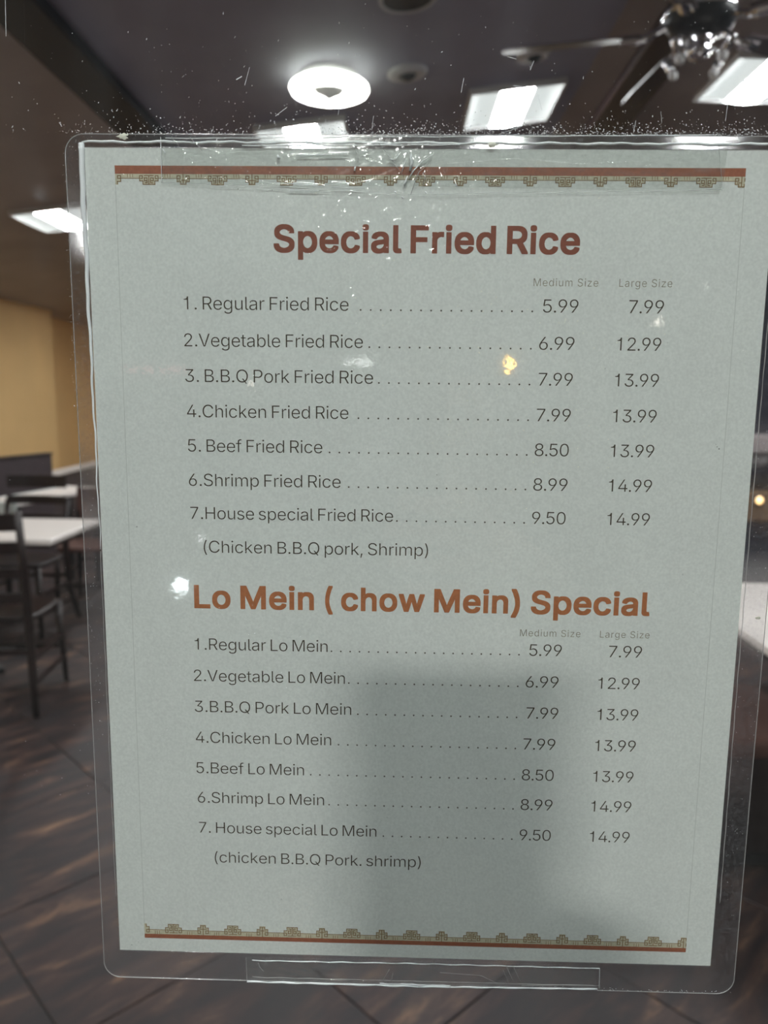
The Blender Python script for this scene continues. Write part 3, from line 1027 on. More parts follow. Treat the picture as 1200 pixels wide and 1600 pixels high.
GLYPHS = {"light":{"(":[273,[[180,-90,227,-89,207,-49,190,-7,160,85,149,142,146,171,146,245,155,315,173,392,198,468,213,505,227,533,180,533,162,502,145,462,120,386,107,327,96,249,96,165,103,117,115,61,128,20,146,-24,162,-59]]],")":[273,[[47,-90,94,-90,110,-61,139,4,155,51,167,100,177,164,177,249,171,300,161,356,145,415,133,450,110,504,94,533,46,532,60,505,75,468,100,392,111,349,119,309,127,245,127,172,120,119,103,50,82,-11]]],",":[188,[[45,-113,80,-113,129,65,73,65]]],".":[188,[[70,10,82,3,108,3,116,6,130,20,135,35,134,53,130,62,116,76,98,81,86,80,75,76,60,62,56,47,57,28,60,20]]],"0":[453,[[132,29,160,12,189,3,222,-1,265,3,293,12,321,29,345,53,365,83,379,115,387,142,394,176,398,210,399,274,394,332,388,362,379,393,363,429,345,456,334,467,332,467,321,479,293,497,264,506,231,510,189,506,161,497,132,479,109,456,90,429,74,393,66,366,58,326,54,274,55,209,59,176,73,118,88,83,108,53],[163,66,142,88,131,108,119,137,109,174,103,244,104,285,109,334,116,363,128,395,142,420,163,443,178,454,202,463,223,466,251,463,275,454,300,433,311,420,325,397,337,363,345,327,350,264,349,223,344,174,337,146,324,110,311,88,303,81,303,79,290,66,275,55,251,46,233,44,209,45,180,54]]],"1":[453,[[204,6,256,6,256,503,208,503,193,447,154,415,86,407,86,374,198,374,201,373,204,368]]],"2":[453,[[70,6,383,6,383,51,153,51,150,52,147,57,148,64,262,182,296,223,331,261,355,296,365,317,372,339,375,363,373,400,367,421,356,443,344,459,326,477,302,493,279,502,230,510,201,508,170,502,145,491,123,477,104,458,88,434,80,416,74,393,72,368,121,368,125,396,134,417,143,431,162,448,184,459,210,465,228,466,259,461,275,455,291,446,313,423,320,409,325,391,326,364,323,344,317,325,303,300,287,278,70,46]]],"3":[453,[[95,39,110,27,137,14,161,6,186,1,210,-1,253,1,279,7,307,17,331,32,336,38,345,44,365,68,378,92,384,114,387,140,385,175,378,196,366,220,352,238,331,257,304,272,275,281,251,284,221,283,216,286,215,290,235,315,243,322,257,340,265,347,286,373,366,462,366,503,76,503,76,458,288,458,293,455,293,444,163,298,163,254,208,254,231,252,255,247,279,239,303,222,313,212,321,200,331,175,335,154,334,123,328,104,320,89,314,84,314,82,295,64,277,55,241,45,197,45,161,54,146,61,121,83,108,108,104,126,51,126,54,103,63,79,75,59]]],"4":[453,[[46,111,285,110,288,105,288,6,337,6,337,105,340,110,407,111,407,157,343,157,338,160,337,312,288,312,288,163,285,158,109,157,106,158,103,163,105,172,136,222,300,503,249,502,113,269,92,236,90,230,69,197,67,191,46,158]]],"5":[453,[[107,41,120,30,142,16,167,6,190,1,214,-1,255,2,280,8,307,20,317,29,326,34,349,57,364,78,376,104,382,130,385,158,384,190,380,211,365,249,349,272,328,294,311,306,290,317,271,323,235,328,209,327,180,320,150,306,137,295,131,296,128,301,144,448,148,457,360,458,360,503,101,503,74,258,127,252,135,260,150,268,175,277,198,282,233,282,261,275,279,267,285,261,290,259,308,241,312,233,315,231,320,223,328,201,334,167,333,146,329,124,319,100,309,85,291,67,286,65,280,59,263,51,243,45,201,45,171,54,156,63,133,85,124,100,117,124,67,124,69,104,75,86,88,62]]],"6":[453,[[124,34,144,20,163,11,194,2,231,-1,267,4,285,9,306,18,328,33,347,52,358,70,361,72,374,100,382,135,383,164,381,189,375,213,365,238,352,257,332,277,312,291,267,306,242,308,211,306,188,298,176,290,172,291,169,296,170,300,182,315,310,503,255,503,253,501,117,300,99,268,84,235,71,189,70,154,72,128,78,103,89,76,105,53],[160,65,143,82,133,98,120,136,120,181,133,218,143,233,170,257,205,270,247,270,267,264,283,256,294,248,309,232,319,217,329,194,333,167,332,135,327,115,319,97,309,82,290,63,267,50,247,44,231,42,205,44,186,50]]],"7":[453,[[107,6,162,6,385,449,385,503,68,503,68,458,323,458,326,457,329,452,328,444]]],"8":[453,[[100,41,108,36,113,30,136,17,165,6,190,1,218,-1,261,1,290,7,313,15,339,30,361,49,373,64,386,86,392,107,395,140,389,177,381,195,363,222,349,236,317,255,297,260,294,265,295,270,298,273,319,280,338,292,354,310,367,332,373,352,376,376,374,401,368,427,356,448,348,456,345,462,326,480,302,494,280,503,248,509,204,509,172,503,150,494,126,480,95,448,84,427,78,401,76,376,79,352,85,332,98,310,114,292,133,280,155,273,159,267,156,260,127,251,103,236,80,210,69,191,63,174,58,146,60,107,67,86,79,64],[139,71,124,87,116,102,110,125,110,153,117,177,125,193,141,211,165,228,189,237,204,240,236,241,254,239,287,228,311,211,327,193,335,177,341,159,343,143,341,119,336,102,328,87,304,64,289,55,265,47,250,44,215,43,187,47,165,54],[161,303,140,326,131,346,127,367,128,394,133,411,146,433,160,447,185,459,206,465,246,465,267,459,283,452,292,447,307,432,316,418,324,394,324,357,319,340,312,326,291,303,264,289,235,284,206,285,192,288,176,294]]],"9":[453,[[142,6,197,6,199,8,335,209,357,248,369,274,376,295,381,319,383,355,381,380,372,413,363,432,347,456,328,475,308,489,283,501,258,507,231,510,194,507,170,501,145,489,125,476,101,450,90,434,78,409,72,384,70,360,72,319,77,296,88,271,103,249,118,234,145,216,163,208,186,203,234,201,255,207,276,219,280,218,283,213,282,209,270,194],[156,263,143,276,132,293,124,315,119,347,120,367,124,388,132,409,143,427,170,451,186,459,205,465,247,465,267,459,283,451,310,426,327,394,332,373,333,340,329,314,323,299,310,276,290,257,267,244,231,237,205,239,186,245,170,252]]],"B":[456,[[66,6,256,6,287,8,309,12,340,22,366,36,384,54,395,69,405,90,411,117,412,142,406,182,397,201,386,218,372,232,343,250,332,254,312,257,309,262,310,270,313,273,341,283,354,291,368,303,383,324,391,351,392,380,390,400,385,419,377,438,365,455,348,472,327,486,305,495,266,502,66,503],[122,52,119,57,119,231,122,236,253,237,286,232,308,224,324,214,340,198,347,188,355,173,360,155,361,132,359,114,349,92,331,73,322,69,318,65,307,60,283,54,251,51],[122,280,119,285,119,452,122,457,245,458,272,455,298,447,314,436,331,416,340,389,342,375,341,354,328,322,306,299,290,290,274,284,242,279]]],"C":[510,[[128,47,152,30,167,22,207,6,243,0,296,0,319,4,348,13,381,29,420,61,443,93,455,116,462,137,465,154,412,154,411,146,404,128,385,98,361,76,334,60,302,50,275,47,235,50,206,58,180,71,177,75,162,85,136,113,119,143,110,167,100,210,97,247,100,298,107,333,119,366,136,395,162,423,168,426,180,437,205,450,235,459,275,462,302,459,334,449,361,433,388,407,405,378,411,363,412,354,465,354,462,371,454,395,436,427,430,436,409,458,381,480,358,492,313,506,259,510,232,508,207,503,181,494,152,479,128,461,106,439,88,414,74,389,63,363,53,326,48,296,46,264,48,212,54,177,61,151,74,119,91,90,106,69]]],"E":[419,[[66,6,369,6,369,51,125,51,122,52,119,57,119,229,122,234,349,235,349,280,122,281,119,286,120,455,125,458,366,458,366,503,66,503]]],"F":[410,[[66,6,119,6,119,221,122,226,340,227,340,272,125,272,120,275,120,455,125,458,363,458,363,503,66,503]]],"H":[517,[[66,6,119,6,119,232,120,235,125,238,395,237,398,232,398,6,451,6,451,503,398,503,398,289,397,286,392,283,122,284,119,289,119,503,66,503]]],"L":[393,[[66,6,355,6,355,51,125,51,120,54,119,503,66,503]]],"M":[628,[[66,6,116,6,116,350,114,432,117,437,124,437,127,433,174,295,289,7,338,6,452,295,486,390,501,439,506,442,510,441,513,436,510,348,510,6,562,6,562,503,479,502,356,183,321,72,315,67,309,70,297,112,273,183,149,502,66,503]]],"P":[445,[[66,6,119,6,119,186,122,191,244,192,274,194,303,200,330,212,351,226,370,245,385,267,395,293,401,316,403,355,399,387,386,426,372,447,351,468,330,482,303,494,274,500,241,503,66,503],[122,237,119,242,119,452,122,457,259,457,277,453,301,444,307,438,312,436,331,417,339,404,349,369,349,326,338,290,329,275,313,259,301,251,283,243,260,238,239,236]]],"Q":[533,[[128,47,152,30,181,15,207,6,232,1,259,-1,301,1,330,7,358,17,365,12,403,-42,456,-42,399,34,398,40,399,43,427,69,443,90,458,115,471,145,480,177,485,211,487,244,485,297,480,331,474,353,458,393,443,419,435,427,428,438,402,464,382,479,353,494,330,502,301,508,259,510,232,508,207,503,181,494,152,479,128,461,110,443,88,414,74,389,63,363,53,326,48,296,46,264,48,212,54,177,61,151,74,119,91,90,110,65],[162,85,137,113,119,142,107,175,100,210,97,247,100,298,107,333,119,366,137,396,162,424,168,427,180,438,206,450,235,459,262,462,298,459,328,451,353,438,356,434,371,424,397,396,414,367,427,330,435,285,435,223,427,178,414,142,397,112,371,85,365,84,358,89,311,153,257,153,324,65,325,61,322,56,298,49,274,47,235,49,206,58,180,71,177,75]]],"R":[449,[[66,6,119,6,120,201,125,204,245,205,249,204,254,198,356,6,418,6,308,208,311,215,329,221,345,231,354,237,373,255,385,273,396,298,402,330,403,359,401,383,396,406,387,427,373,450,354,468,331,484,302,495,276,500,242,503,66,503],[122,250,119,255,119,452,122,457,260,457,302,445,317,435,332,420,340,407,349,378,351,361,350,331,339,296,332,286,317,271,295,259,261,250]]],"S":[447,[[88,41,104,28,124,17,159,4,185,-1,215,-3,263,-1,298,7,319,15,347,30,368,49,381,66,393,87,401,119,401,163,390,196,379,211,357,233,342,243,310,259,266,273,214,286,167,302,151,310,138,319,117,341,110,363,109,380,116,409,124,422,139,438,165,454,183,460,220,465,260,461,284,454,306,442,327,422,328,418,334,411,339,400,342,384,394,384,392,404,385,425,372,447,353,467,338,479,316,492,286,503,261,508,235,510,192,508,167,503,142,494,107,473,104,469,98,466,80,446,67,423,60,402,58,368,62,340,72,315,92,291,114,274,149,257,174,248,240,230,300,210,323,196,345,172,350,156,352,143,351,126,343,102,334,88,318,72,290,55,269,48,249,44,201,44,183,47,162,54,146,61,132,71,116,87,109,98,99,131,45,131,47,112,55,87,69,62]]],"V":[480,[[208,6,275,7,455,503,398,502,294,202,270,130,247,50,242,47,238,48,235,52,214,123,183,216,81,502,25,503]]],"a":[389,[[70,27,92,12,118,2,154,-3,184,-1,213,6,237,19,250,31,269,57,277,58,280,57,283,52,283,6,331,6,331,258,329,280,325,299,317,318,301,341,284,355,267,365,241,373,198,378,156,375,126,367,97,353,81,341,69,329,56,311,49,296,50,294,97,281,105,296,123,314,147,328,165,334,187,337,204,337,224,334,244,327,255,320,267,308,276,292,282,264,282,253,277,238,269,230,261,226,244,222,182,215,123,205,96,196,80,188,66,179,55,168,48,159,41,144,36,113,37,90,45,61,53,47],[108,57,97,68,92,76,86,99,87,120,91,132,96,140,108,152,136,166,173,174,203,177,257,187,275,196,281,193,282,134,278,113,266,86,243,61,232,54,209,44,175,39,140,42,121,49]]],"b":[424,[[59,6,106,6,106,59,107,62,112,65,121,64,125,60,143,33,153,23,174,9,191,2,206,-1,237,-2,262,0,286,8,311,21,314,25,329,35,350,59,366,88,375,115,382,149,384,180,382,229,376,259,366,289,349,318,336,331,336,333,311,356,285,369,261,376,236,378,205,377,173,368,155,355,140,341,121,314,114,313,109,316,108,503,59,503],[151,66,132,88,120,111,112,136,108,159,108,219,112,243,120,267,129,286,139,299,157,317,174,327,196,334,214,336,245,334,266,327,284,316,305,295,319,270,329,241,333,218,334,176,329,137,321,113,304,83,283,61,266,50,244,43,225,41,196,43,173,51]]],"c":[396,[[100,36,111,29,119,21,146,8,168,2,201,-2,239,0,265,6,298,22,317,37,329,49,340,64,347,76,355,98,307,110,297,85,286,75,286,73,273,60,247,47,203,40,182,43,159,50,141,61,123,79,113,93,100,122,92,160,90,181,91,206,96,238,103,262,123,297,141,315,161,327,182,334,201,336,243,331,272,317,295,293,306,269,354,281,347,300,335,320,316,341,303,351,272,367,240,376,229,378,172,376,146,369,119,355,111,347,100,340,77,316,60,287,49,258,42,219,40,193,41,168,49,118,60,89,77,60]]],"d":[424,[[97,34,104,30,113,21,139,8,163,0,187,-2,219,-1,234,2,264,17,284,36,304,64,313,65,316,64,319,59,319,6,366,6,366,503,317,503,317,319,314,314,303,314,284,341,265,359,251,368,235,374,220,377,188,378,163,376,142,370,114,356,88,333,72,313,59,289,50,265,42,229,40,199,42,148,48,118,59,88,75,59],[141,61,123,79,113,93,104,113,95,142,91,169,90,196,95,236,103,265,113,285,123,299,141,316,158,327,180,334,199,336,229,334,250,327,267,317,288,296,305,267,312,243,317,209,318,182,312,136,302,106,295,91,285,77,267,60,250,50,228,43,210,41,180,43,158,50]]],"e":[404,[[98,37,119,21,147,8,183,0,206,-2,240,-1,263,3,281,9,300,19,326,38,343,57,354,76,357,87,309,98,300,80,280,60,258,48,243,43,219,40,188,42,165,48,147,56,135,65,116,84,105,102,99,117,92,148,91,169,92,172,97,175,365,175,364,230,359,258,352,280,342,303,329,322,298,352,267,368,243,375,215,378,170,376,144,368,117,354,109,346,98,339,76,315,59,286,48,252,41,215,41,168,49,118,60,89,77,60],[94,216,91,221,91,233,95,249,104,274,122,300,142,318,160,328,181,334,199,336,229,334,250,328,267,319,285,301,302,275,310,250,314,229,313,218,308,215]]],"f":[254,[[87,6,136,6,137,330,142,333,222,333,222,373,142,373,137,376,137,437,145,458,160,473,176,478,191,480,210,479,223,475,236,516,224,521,193,524,167,523,139,515,122,505,101,484,91,465,87,442,86,376,81,373,12,373,12,333,81,333,84,332,87,327]]],"g":[425,[[89,-109,118,-128,154,-140,200,-145,240,-143,280,-134,312,-119,328,-107,348,-83,358,-65,364,-42,366,-17,366,373,319,373,319,319,316,314,308,313,300,319,283,344,273,354,249,369,220,377,188,378,164,376,140,369,114,356,101,343,99,343,76,318,61,293,48,261,42,231,40,201,42,152,48,122,59,94,76,67,95,46,115,32,140,19,172,12,219,12,240,17,264,28,284,46,303,73,314,73,317,68,317,-11,314,-35,303,-62,284,-81,265,-92,238,-101,197,-103,172,-100,152,-94,138,-87,112,-64,101,-49,98,-49,59,-71,64,-82],[134,77,113,100,108,110,96,142,92,164,90,186,92,221,96,243,111,282,122,298,141,317,159,327,180,334,199,336,221,335,251,327,276,310,296,287,305,268,313,244,318,206,317,163,313,141,305,117,286,87,268,70,250,61,229,55,210,53,181,55,159,61]]],"h":[410,[[59,6,108,6,108,238,112,264,120,285,131,301,143,313,157,322,178,331,201,335,231,333,258,324,281,304,291,290,299,265,302,240,302,6,351,6,351,248,349,274,345,295,337,317,323,338,307,354,293,364,254,377,220,378,198,376,177,369,154,357,135,339,120,313,115,310,111,311,108,316,108,503,59,503]]],"i":[167,[[59,6,108,6,108,373,59,373],[61,456,72,450,89,449,101,452,108,457,116,465,119,472,120,488,116,502,103,513,87,518,72,516,59,509,51,500,47,480,52,465]]],"k":[381,[[59,6,108,6,108,141,119,154,121,154,146,179,154,184,158,183,168,171,171,165,179,157,182,151,296,6,359,6,326,50,197,211,195,216,196,220,346,373,286,373,124,207,111,207,108,212,108,503,59,503]]],"l":[189,[[79,23,93,13,111,6,150,4,174,7,166,47,140,46,122,52,114,60,108,81,108,503,59,503,59,78,61,57,67,39]]],"m":[610,[[59,6,108,6,108,248,114,278,125,299,141,317,167,331,192,336,221,334,242,327,248,321,253,319,270,301,278,281,280,265,280,6,329,6,329,255,330,265,337,287,348,306,370,325,389,333,410,336,439,335,462,327,475,319,482,312,490,302,497,286,502,258,502,6,551,6,550,276,545,305,536,326,526,341,509,358,495,367,479,374,460,379,415,379,385,371,356,354,342,341,331,327,323,308,316,305,311,308,309,318,298,340,281,359,266,370,241,378,223,380,200,379,176,372,146,353,137,344,127,329,118,306,112,303,109,304,106,309,106,373,59,373]]],"n":[410,[[59,6,108,6,108,238,112,264,120,285,131,301,143,313,157,322,178,331,201,335,231,333,258,324,281,304,291,290,299,265,302,240,302,6,351,6,351,248,349,274,344,299,336,319,323,338,307,354,293,364,254,377,220,378,198,376,177,369,154,357,135,339,121,317,118,308,112,305,109,306,106,311,106,373,59,373]]],"o":[415,[[100,36,111,29,119,21,153,6,172,1,201,-2,235,0,269,8,297,21,305,29,316,36,338,60,357,94,366,118,373,148,375,178,373,227,366,258,353,291,338,316,331,322,325,331,297,355,269,369,243,376,215,378,172,376,146,369,119,355,111,347,100,340,77,316,60,287,49,258,42,219,40,193,41,168,49,118,60,89,77,60],[141,61,123,79,113,93,103,113,95,142,91,169,90,193,95,233,103,262,123,297,141,315,161,327,182,334,213,336,232,334,256,326,274,315,293,296,305,278,320,238,325,199,324,160,320,137,310,108,300,89,274,61,256,50,233,43,211,40,182,43,159,50]]],"p":[424,[[59,-137,108,-137,108,59,111,64,121,64,143,33,153,23,179,7,191,2,206,-1,252,-1,262,0,286,8,311,21,314,25,329,35,350,59,366,88,376,119,383,161,383,217,376,259,366,289,349,318,336,331,336,333,311,356,285,369,261,376,236,378,205,377,190,374,175,369,160,359,140,341,121,314,112,313,109,314,106,319,106,373,59,373],[151,66,132,88,120,111,112,136,108,159,108,219,112,243,120,267,129,286,139,299,157,317,174,327,196,334,214,336,245,334,266,327,284,316,305,295,319,270,329,241,333,218,334,176,329,137,321,113,304,83,283,61,266,50,244,43,225,41,196,43,173,51]]],"r":[259,[[59,6,108,6,108,246,110,260,117,280,127,296,142,311,157,321,177,328,203,332,237,329,237,378,196,378,179,374,165,368,154,362,135,344,135,342,129,337,121,319,115,315,109,316,106,321,106,373,59,373]]],"s":[365,[[78,29,105,12,131,3,169,-2,213,-1,237,4,258,11,279,23,300,41,318,67,323,83,325,102,323,127,315,151,298,171,285,182,259,195,170,217,134,229,123,236,110,249,104,263,103,281,105,293,114,309,132,325,143,331,164,337,182,339,204,338,232,330,245,322,259,308,267,295,271,284,316,294,313,306,296,334,280,350,275,352,269,358,250,368,215,377,159,377,130,370,97,355,86,346,67,325,60,312,55,297,53,270,56,248,62,231,74,214,94,197,120,185,147,176,214,161,247,149,267,130,274,106,271,87,264,72,248,57,222,45,208,41,187,39,158,41,137,47,120,55,104,71,96,83,91,100,43,90,46,75,55,56]]],"t":[227,[[97,24,115,12,136,5,180,2,206,6,198,47,163,44,154,45,140,50,125,66,120,90,120,327,121,330,126,333,198,333,198,373,123,374,120,379,120,465,71,465,70,376,65,373,12,373,12,333,65,333,68,332,71,327,71,88,74,63,81,45]]],"u":[410,[[102,26,121,14,146,5,176,1,211,3,232,10,255,22,274,40,289,62,292,72,298,75,301,74,304,69,304,6,351,6,351,373,302,373,302,143,300,126,290,97,279,79,261,62,238,50,209,44,174,47,150,56,130,74,118,92,110,116,108,137,108,373,59,373,60,107,65,84,74,61,87,41]]],"w":[567,[[142,6,195,6,257,223,277,307,278,310,283,313,288,312,291,307,322,181,372,6,425,6,537,373,484,373,420,141,404,69,402,64,397,61,393,62,390,67,372,154,312,373,256,373,212,216,191,133,177,66,176,63,171,60,166,61,163,66,148,139,83,373,31,373]]],"y":[389,[[54,-135,71,-138,100,-139,112,-138,135,-132,159,-117,182,-91,200,-54,362,373,308,372,232,162,208,89,201,60,195,55,189,58,181,89,157,162,81,372,26,373,169,0,151,-53,139,-73,126,-86,105,-95,88,-96,65,-92]]],"z":[380,[[48,6,333,6,333,50,126,50,123,51,120,56,121,64,327,332,327,373,54,373,54,329,254,329,259,326,260,319,174,206,156,185,150,175,132,154,126,144,115,132,109,122,91,101,85,91,74,79,68,69,50,48,48,45]]]},"bold":{"(":[308,[[158,-115,161,-117,252,-117,257,-112,257,-79,225,-11,211,25,188,97,176,158,172,207,181,293,200,376,224,449,239,486,257,522,257,555,252,560,161,560,157,557,140,529,126,499,99,424,85,368,73,302,68,242,68,172,72,126,81,75,90,37,110,-19,133,-72]]],")":[308,[[18,-115,21,-117,113,-117,117,-114,141,-70,169,-5,182,35,192,74,201,125,205,172,204,265,198,316,188,372,172,431,152,487,132,531,119,554,113,560,21,560,16,555,16,522,34,486,49,449,79,353,91,299,100,229,100,188,98,168,86,103,76,66,56,8,44,-17,32,-49,16,-79,16,-112]]],"F":[445,[[41,-19,44,-21,141,-21,146,-16,146,200,362,200,367,205,367,294,362,299,146,299,146,431,385,431,390,436,390,525,385,530,44,530,39,525,39,-16]]],"L":[428,[[41,-19,44,-21,377,-21,382,-16,382,73,377,78,146,78,146,525,141,530,44,530,39,525,39,-16]]],"M":[663,[[41,-19,44,-21,138,-21,143,-16,143,290,266,-18,270,-21,358,-21,364,-15,368,-5,478,276,482,291,483,-16,488,-21,584,-21,587,-19,589,-16,589,525,587,528,584,530,460,530,456,527,330,202,315,155,299,202,172,527,168,530,44,530,41,528,39,525,39,-16]]],"R":[484,[[41,-19,44,-21,141,-21,146,-16,146,177,229,177,327,-8,333,-18,337,-21,444,-21,449,-16,449,17,350,196,376,213,384,222,386,222,397,233,411,254,423,282,428,305,430,329,430,375,428,399,423,422,413,446,397,472,376,492,350,510,318,522,292,527,258,530,44,530,39,525,39,-16],[146,276,146,431,244,430,283,419,295,411,308,398,314,388,320,371,323,347,313,315,296,296,283,288,268,282,245,277]]],"S":[482,[[66,17,82,4,105,-9,143,-23,169,-28,199,-30,279,-28,317,-19,338,-11,369,6,392,27,407,47,419,68,428,103,428,179,417,213,403,233,379,257,361,269,329,285,282,300,230,313,186,328,170,336,160,343,145,358,138,374,142,390,148,400,169,420,184,428,199,433,217,436,233,436,265,428,285,417,291,410,293,410,302,401,311,387,315,364,321,357,417,357,420,359,422,362,422,398,419,420,410,446,396,469,375,491,360,503,335,518,306,529,267,536,203,537,176,535,151,530,119,518,96,505,76,490,56,468,42,444,33,418,31,395,31,352,35,324,45,298,63,274,95,248,130,231,173,216,224,203,283,183,301,172,316,157,323,140,318,123,310,110,296,96,286,89,271,81,253,75,233,71,217,71,199,74,181,80,165,87,154,95,140,109,135,117,128,136,126,151,120,158,22,158,17,153,17,117,21,92,29,68,40,48,45,40]]],"a":[424,[[48,3,64,-9,92,-22,118,-28,138,-30,181,-30,212,-26,232,-20,254,-7,256,-7,256,-16,261,-21,353,-21,356,-19,358,-16,358,274,356,296,350,321,340,342,325,363,306,379,286,391,250,401,214,405,167,405,140,402,107,393,78,379,59,365,45,351,32,333,20,308,20,275,22,272,30,268,82,253,116,253,122,259,129,274,152,295,181,307,198,309,215,305,233,296,246,282,253,262,248,255,238,251,135,237,107,232,85,225,61,214,44,203,27,185,15,163,11,146,9,129,10,74,19,42,29,25],[130,81,121,90,115,103,118,115,130,128,152,139,189,147,219,150,255,157,253,136,242,108,221,85,213,80,193,71,168,67,147,72]]],"c":[431,[[78,12,89,5,97,-3,114,-12,127,-18,156,-26,185,-29,246,-28,275,-23,309,-9,339,13,360,36,373,57,384,85,384,118,379,123,322,138,288,138,282,132,272,106,252,85,228,73,206,69,198,70,178,76,163,85,147,101,139,112,127,138,118,185,124,226,129,243,139,263,147,275,163,291,180,301,198,307,227,304,251,292,270,272,281,247,287,241,321,241,376,255,381,258,383,261,383,294,373,319,352,351,325,375,291,393,274,399,245,405,183,405,156,403,127,395,100,381,78,364,53,338,34,306,22,274,15,235,13,165,16,132,22,102,34,70,53,38]]],"d":[459,[[75,10,94,-5,120,-18,147,-27,156,-28,235,-28,250,-25,265,-19,286,-7,290,-2,292,-2,292,-16,297,-21,388,-21,393,-16,393,525,388,530,295,530,290,525,290,380,268,395,236,404,172,405,147,403,120,395,92,380,88,375,75,366,49,337,33,308,24,284,15,245,13,215,14,144,21,102,33,69,51,37],[163,85,147,101,139,112,123,153,118,185,123,225,129,246,139,266,156,286,177,301,196,307,213,307,233,300,253,286,269,267,279,248,285,227,290,193,285,152,269,110,253,91,233,77,204,69,177,76]]],"e":[439,[[76,13,106,-8,128,-18,159,-26,190,-29,256,-28,279,-24,300,-17,319,-7,340,7,367,35,380,57,386,74,386,107,379,113,324,126,290,126,284,120,275,101,258,84,239,74,227,70,211,68,184,74,168,81,157,89,140,106,130,123,122,146,122,148,387,148,390,150,392,153,392,226,391,246,386,274,368,322,353,344,323,374,300,388,259,402,231,405,154,403,125,394,98,380,76,363,52,337,33,305,17,251,13,212,13,165,16,132,22,102,34,70,53,38],[126,242,129,253,138,268,154,286,179,302,204,308,228,303,246,294,266,272,276,256,280,244,280,242]]],"h":[445,[[34,-19,37,-21,130,-21,135,-16,135,222,137,239,146,266,155,279,165,289,176,296,202,306,215,306,226,303,239,298,249,290,264,272,272,249,275,224,275,-16,280,-21,373,-21,378,-16,378,264,376,290,372,311,363,336,347,360,329,378,310,391,270,404,204,405,182,403,158,395,135,383,135,525,130,530,37,530,32,525,32,-16]]],"i":[202,[[34,-19,37,-21,130,-21,135,-16,135,395,130,400,37,400,32,395,32,-16],[39,432,48,426,62,422,105,422,120,426,130,433,142,446,147,462,147,504,145,514,140,524,122,539,103,545,65,545,48,540,37,533,26,521,21,507,20,464,26,446]]],"l":[224,[[57,-1,76,-14,95,-21,103,-22,180,-22,195,-19,202,-13,202,21,191,70,186,75,145,76,139,82,135,97,135,525,130,530,37,530,32,525,32,62,34,41,41,20]]],"n":[445,[[34,-19,37,-21,130,-21,135,-16,135,222,137,239,146,266,155,279,165,289,176,296,202,306,215,306,226,303,239,298,249,290,264,272,272,249,275,224,275,-16,280,-21,373,-21,376,-19,378,-16,378,264,376,290,371,315,362,338,347,360,329,378,310,391,270,404,204,405,182,403,158,395,134,381,133,395,128,400,37,400,34,398,32,395,32,-16]]],"o":[450,[[78,12,89,5,97,-3,114,-12,127,-18,156,-26,185,-29,229,-29,251,-27,288,-18,316,-5,338,12,364,41,383,75,393,102,400,132,402,162,400,243,393,274,383,301,364,335,338,364,316,381,288,395,259,403,231,405,156,403,127,395,100,381,78,364,51,335,32,301,22,274,16,244,13,209,15,140,22,102,34,70,53,38],[163,85,147,101,139,112,127,138,118,185,123,222,129,243,139,263,147,275,163,291,180,301,198,307,216,307,237,300,252,291,269,274,278,261,293,222,297,199,297,176,293,153,284,127,276,111,252,85,237,76,217,70,204,69,178,76]]],"p":[459,[[34,-162,37,-164,130,-164,135,-159,135,-4,160,-19,175,-25,190,-28,253,-29,278,-27,315,-13,330,-5,351,11,374,37,390,65,402,99,409,133,411,164,409,245,403,275,390,312,373,340,348,367,330,382,298,397,277,403,252,405,202,405,174,401,154,394,135,379,133,379,133,395,128,400,37,400,32,395,32,-159],[173,90,156,110,146,130,139,152,135,175,135,203,139,227,154,265,178,292,193,301,212,307,229,307,247,301,262,292,278,277,288,262,302,225,306,202,306,176,302,153,295,132,285,112,277,101,261,85,247,76,228,70,212,70,192,77]]],"r":[294,[[34,-19,37,-21,130,-21,135,-16,135,230,139,251,151,274,164,287,176,295,203,303,217,303,224,301,259,301,262,303,264,306,264,400,259,405,191,406,173,404,154,398,134,386,133,395,128,400,37,400,32,395,32,-16]]],"w":[602,[[119,-19,122,-21,215,-21,218,-19,222,-11,283,207,285,207,298,154,345,-11,349,-19,352,-21,445,-21,448,-19,454,-5,566,361,566,395,564,398,561,400,464,400,461,398,457,390,398,173,339,390,335,398,332,400,236,400,233,398,229,390,188,243,171,173,169,173,117,365,106,398,103,400,7,400,4,398,2,395,2,361,114,-8]]]}}


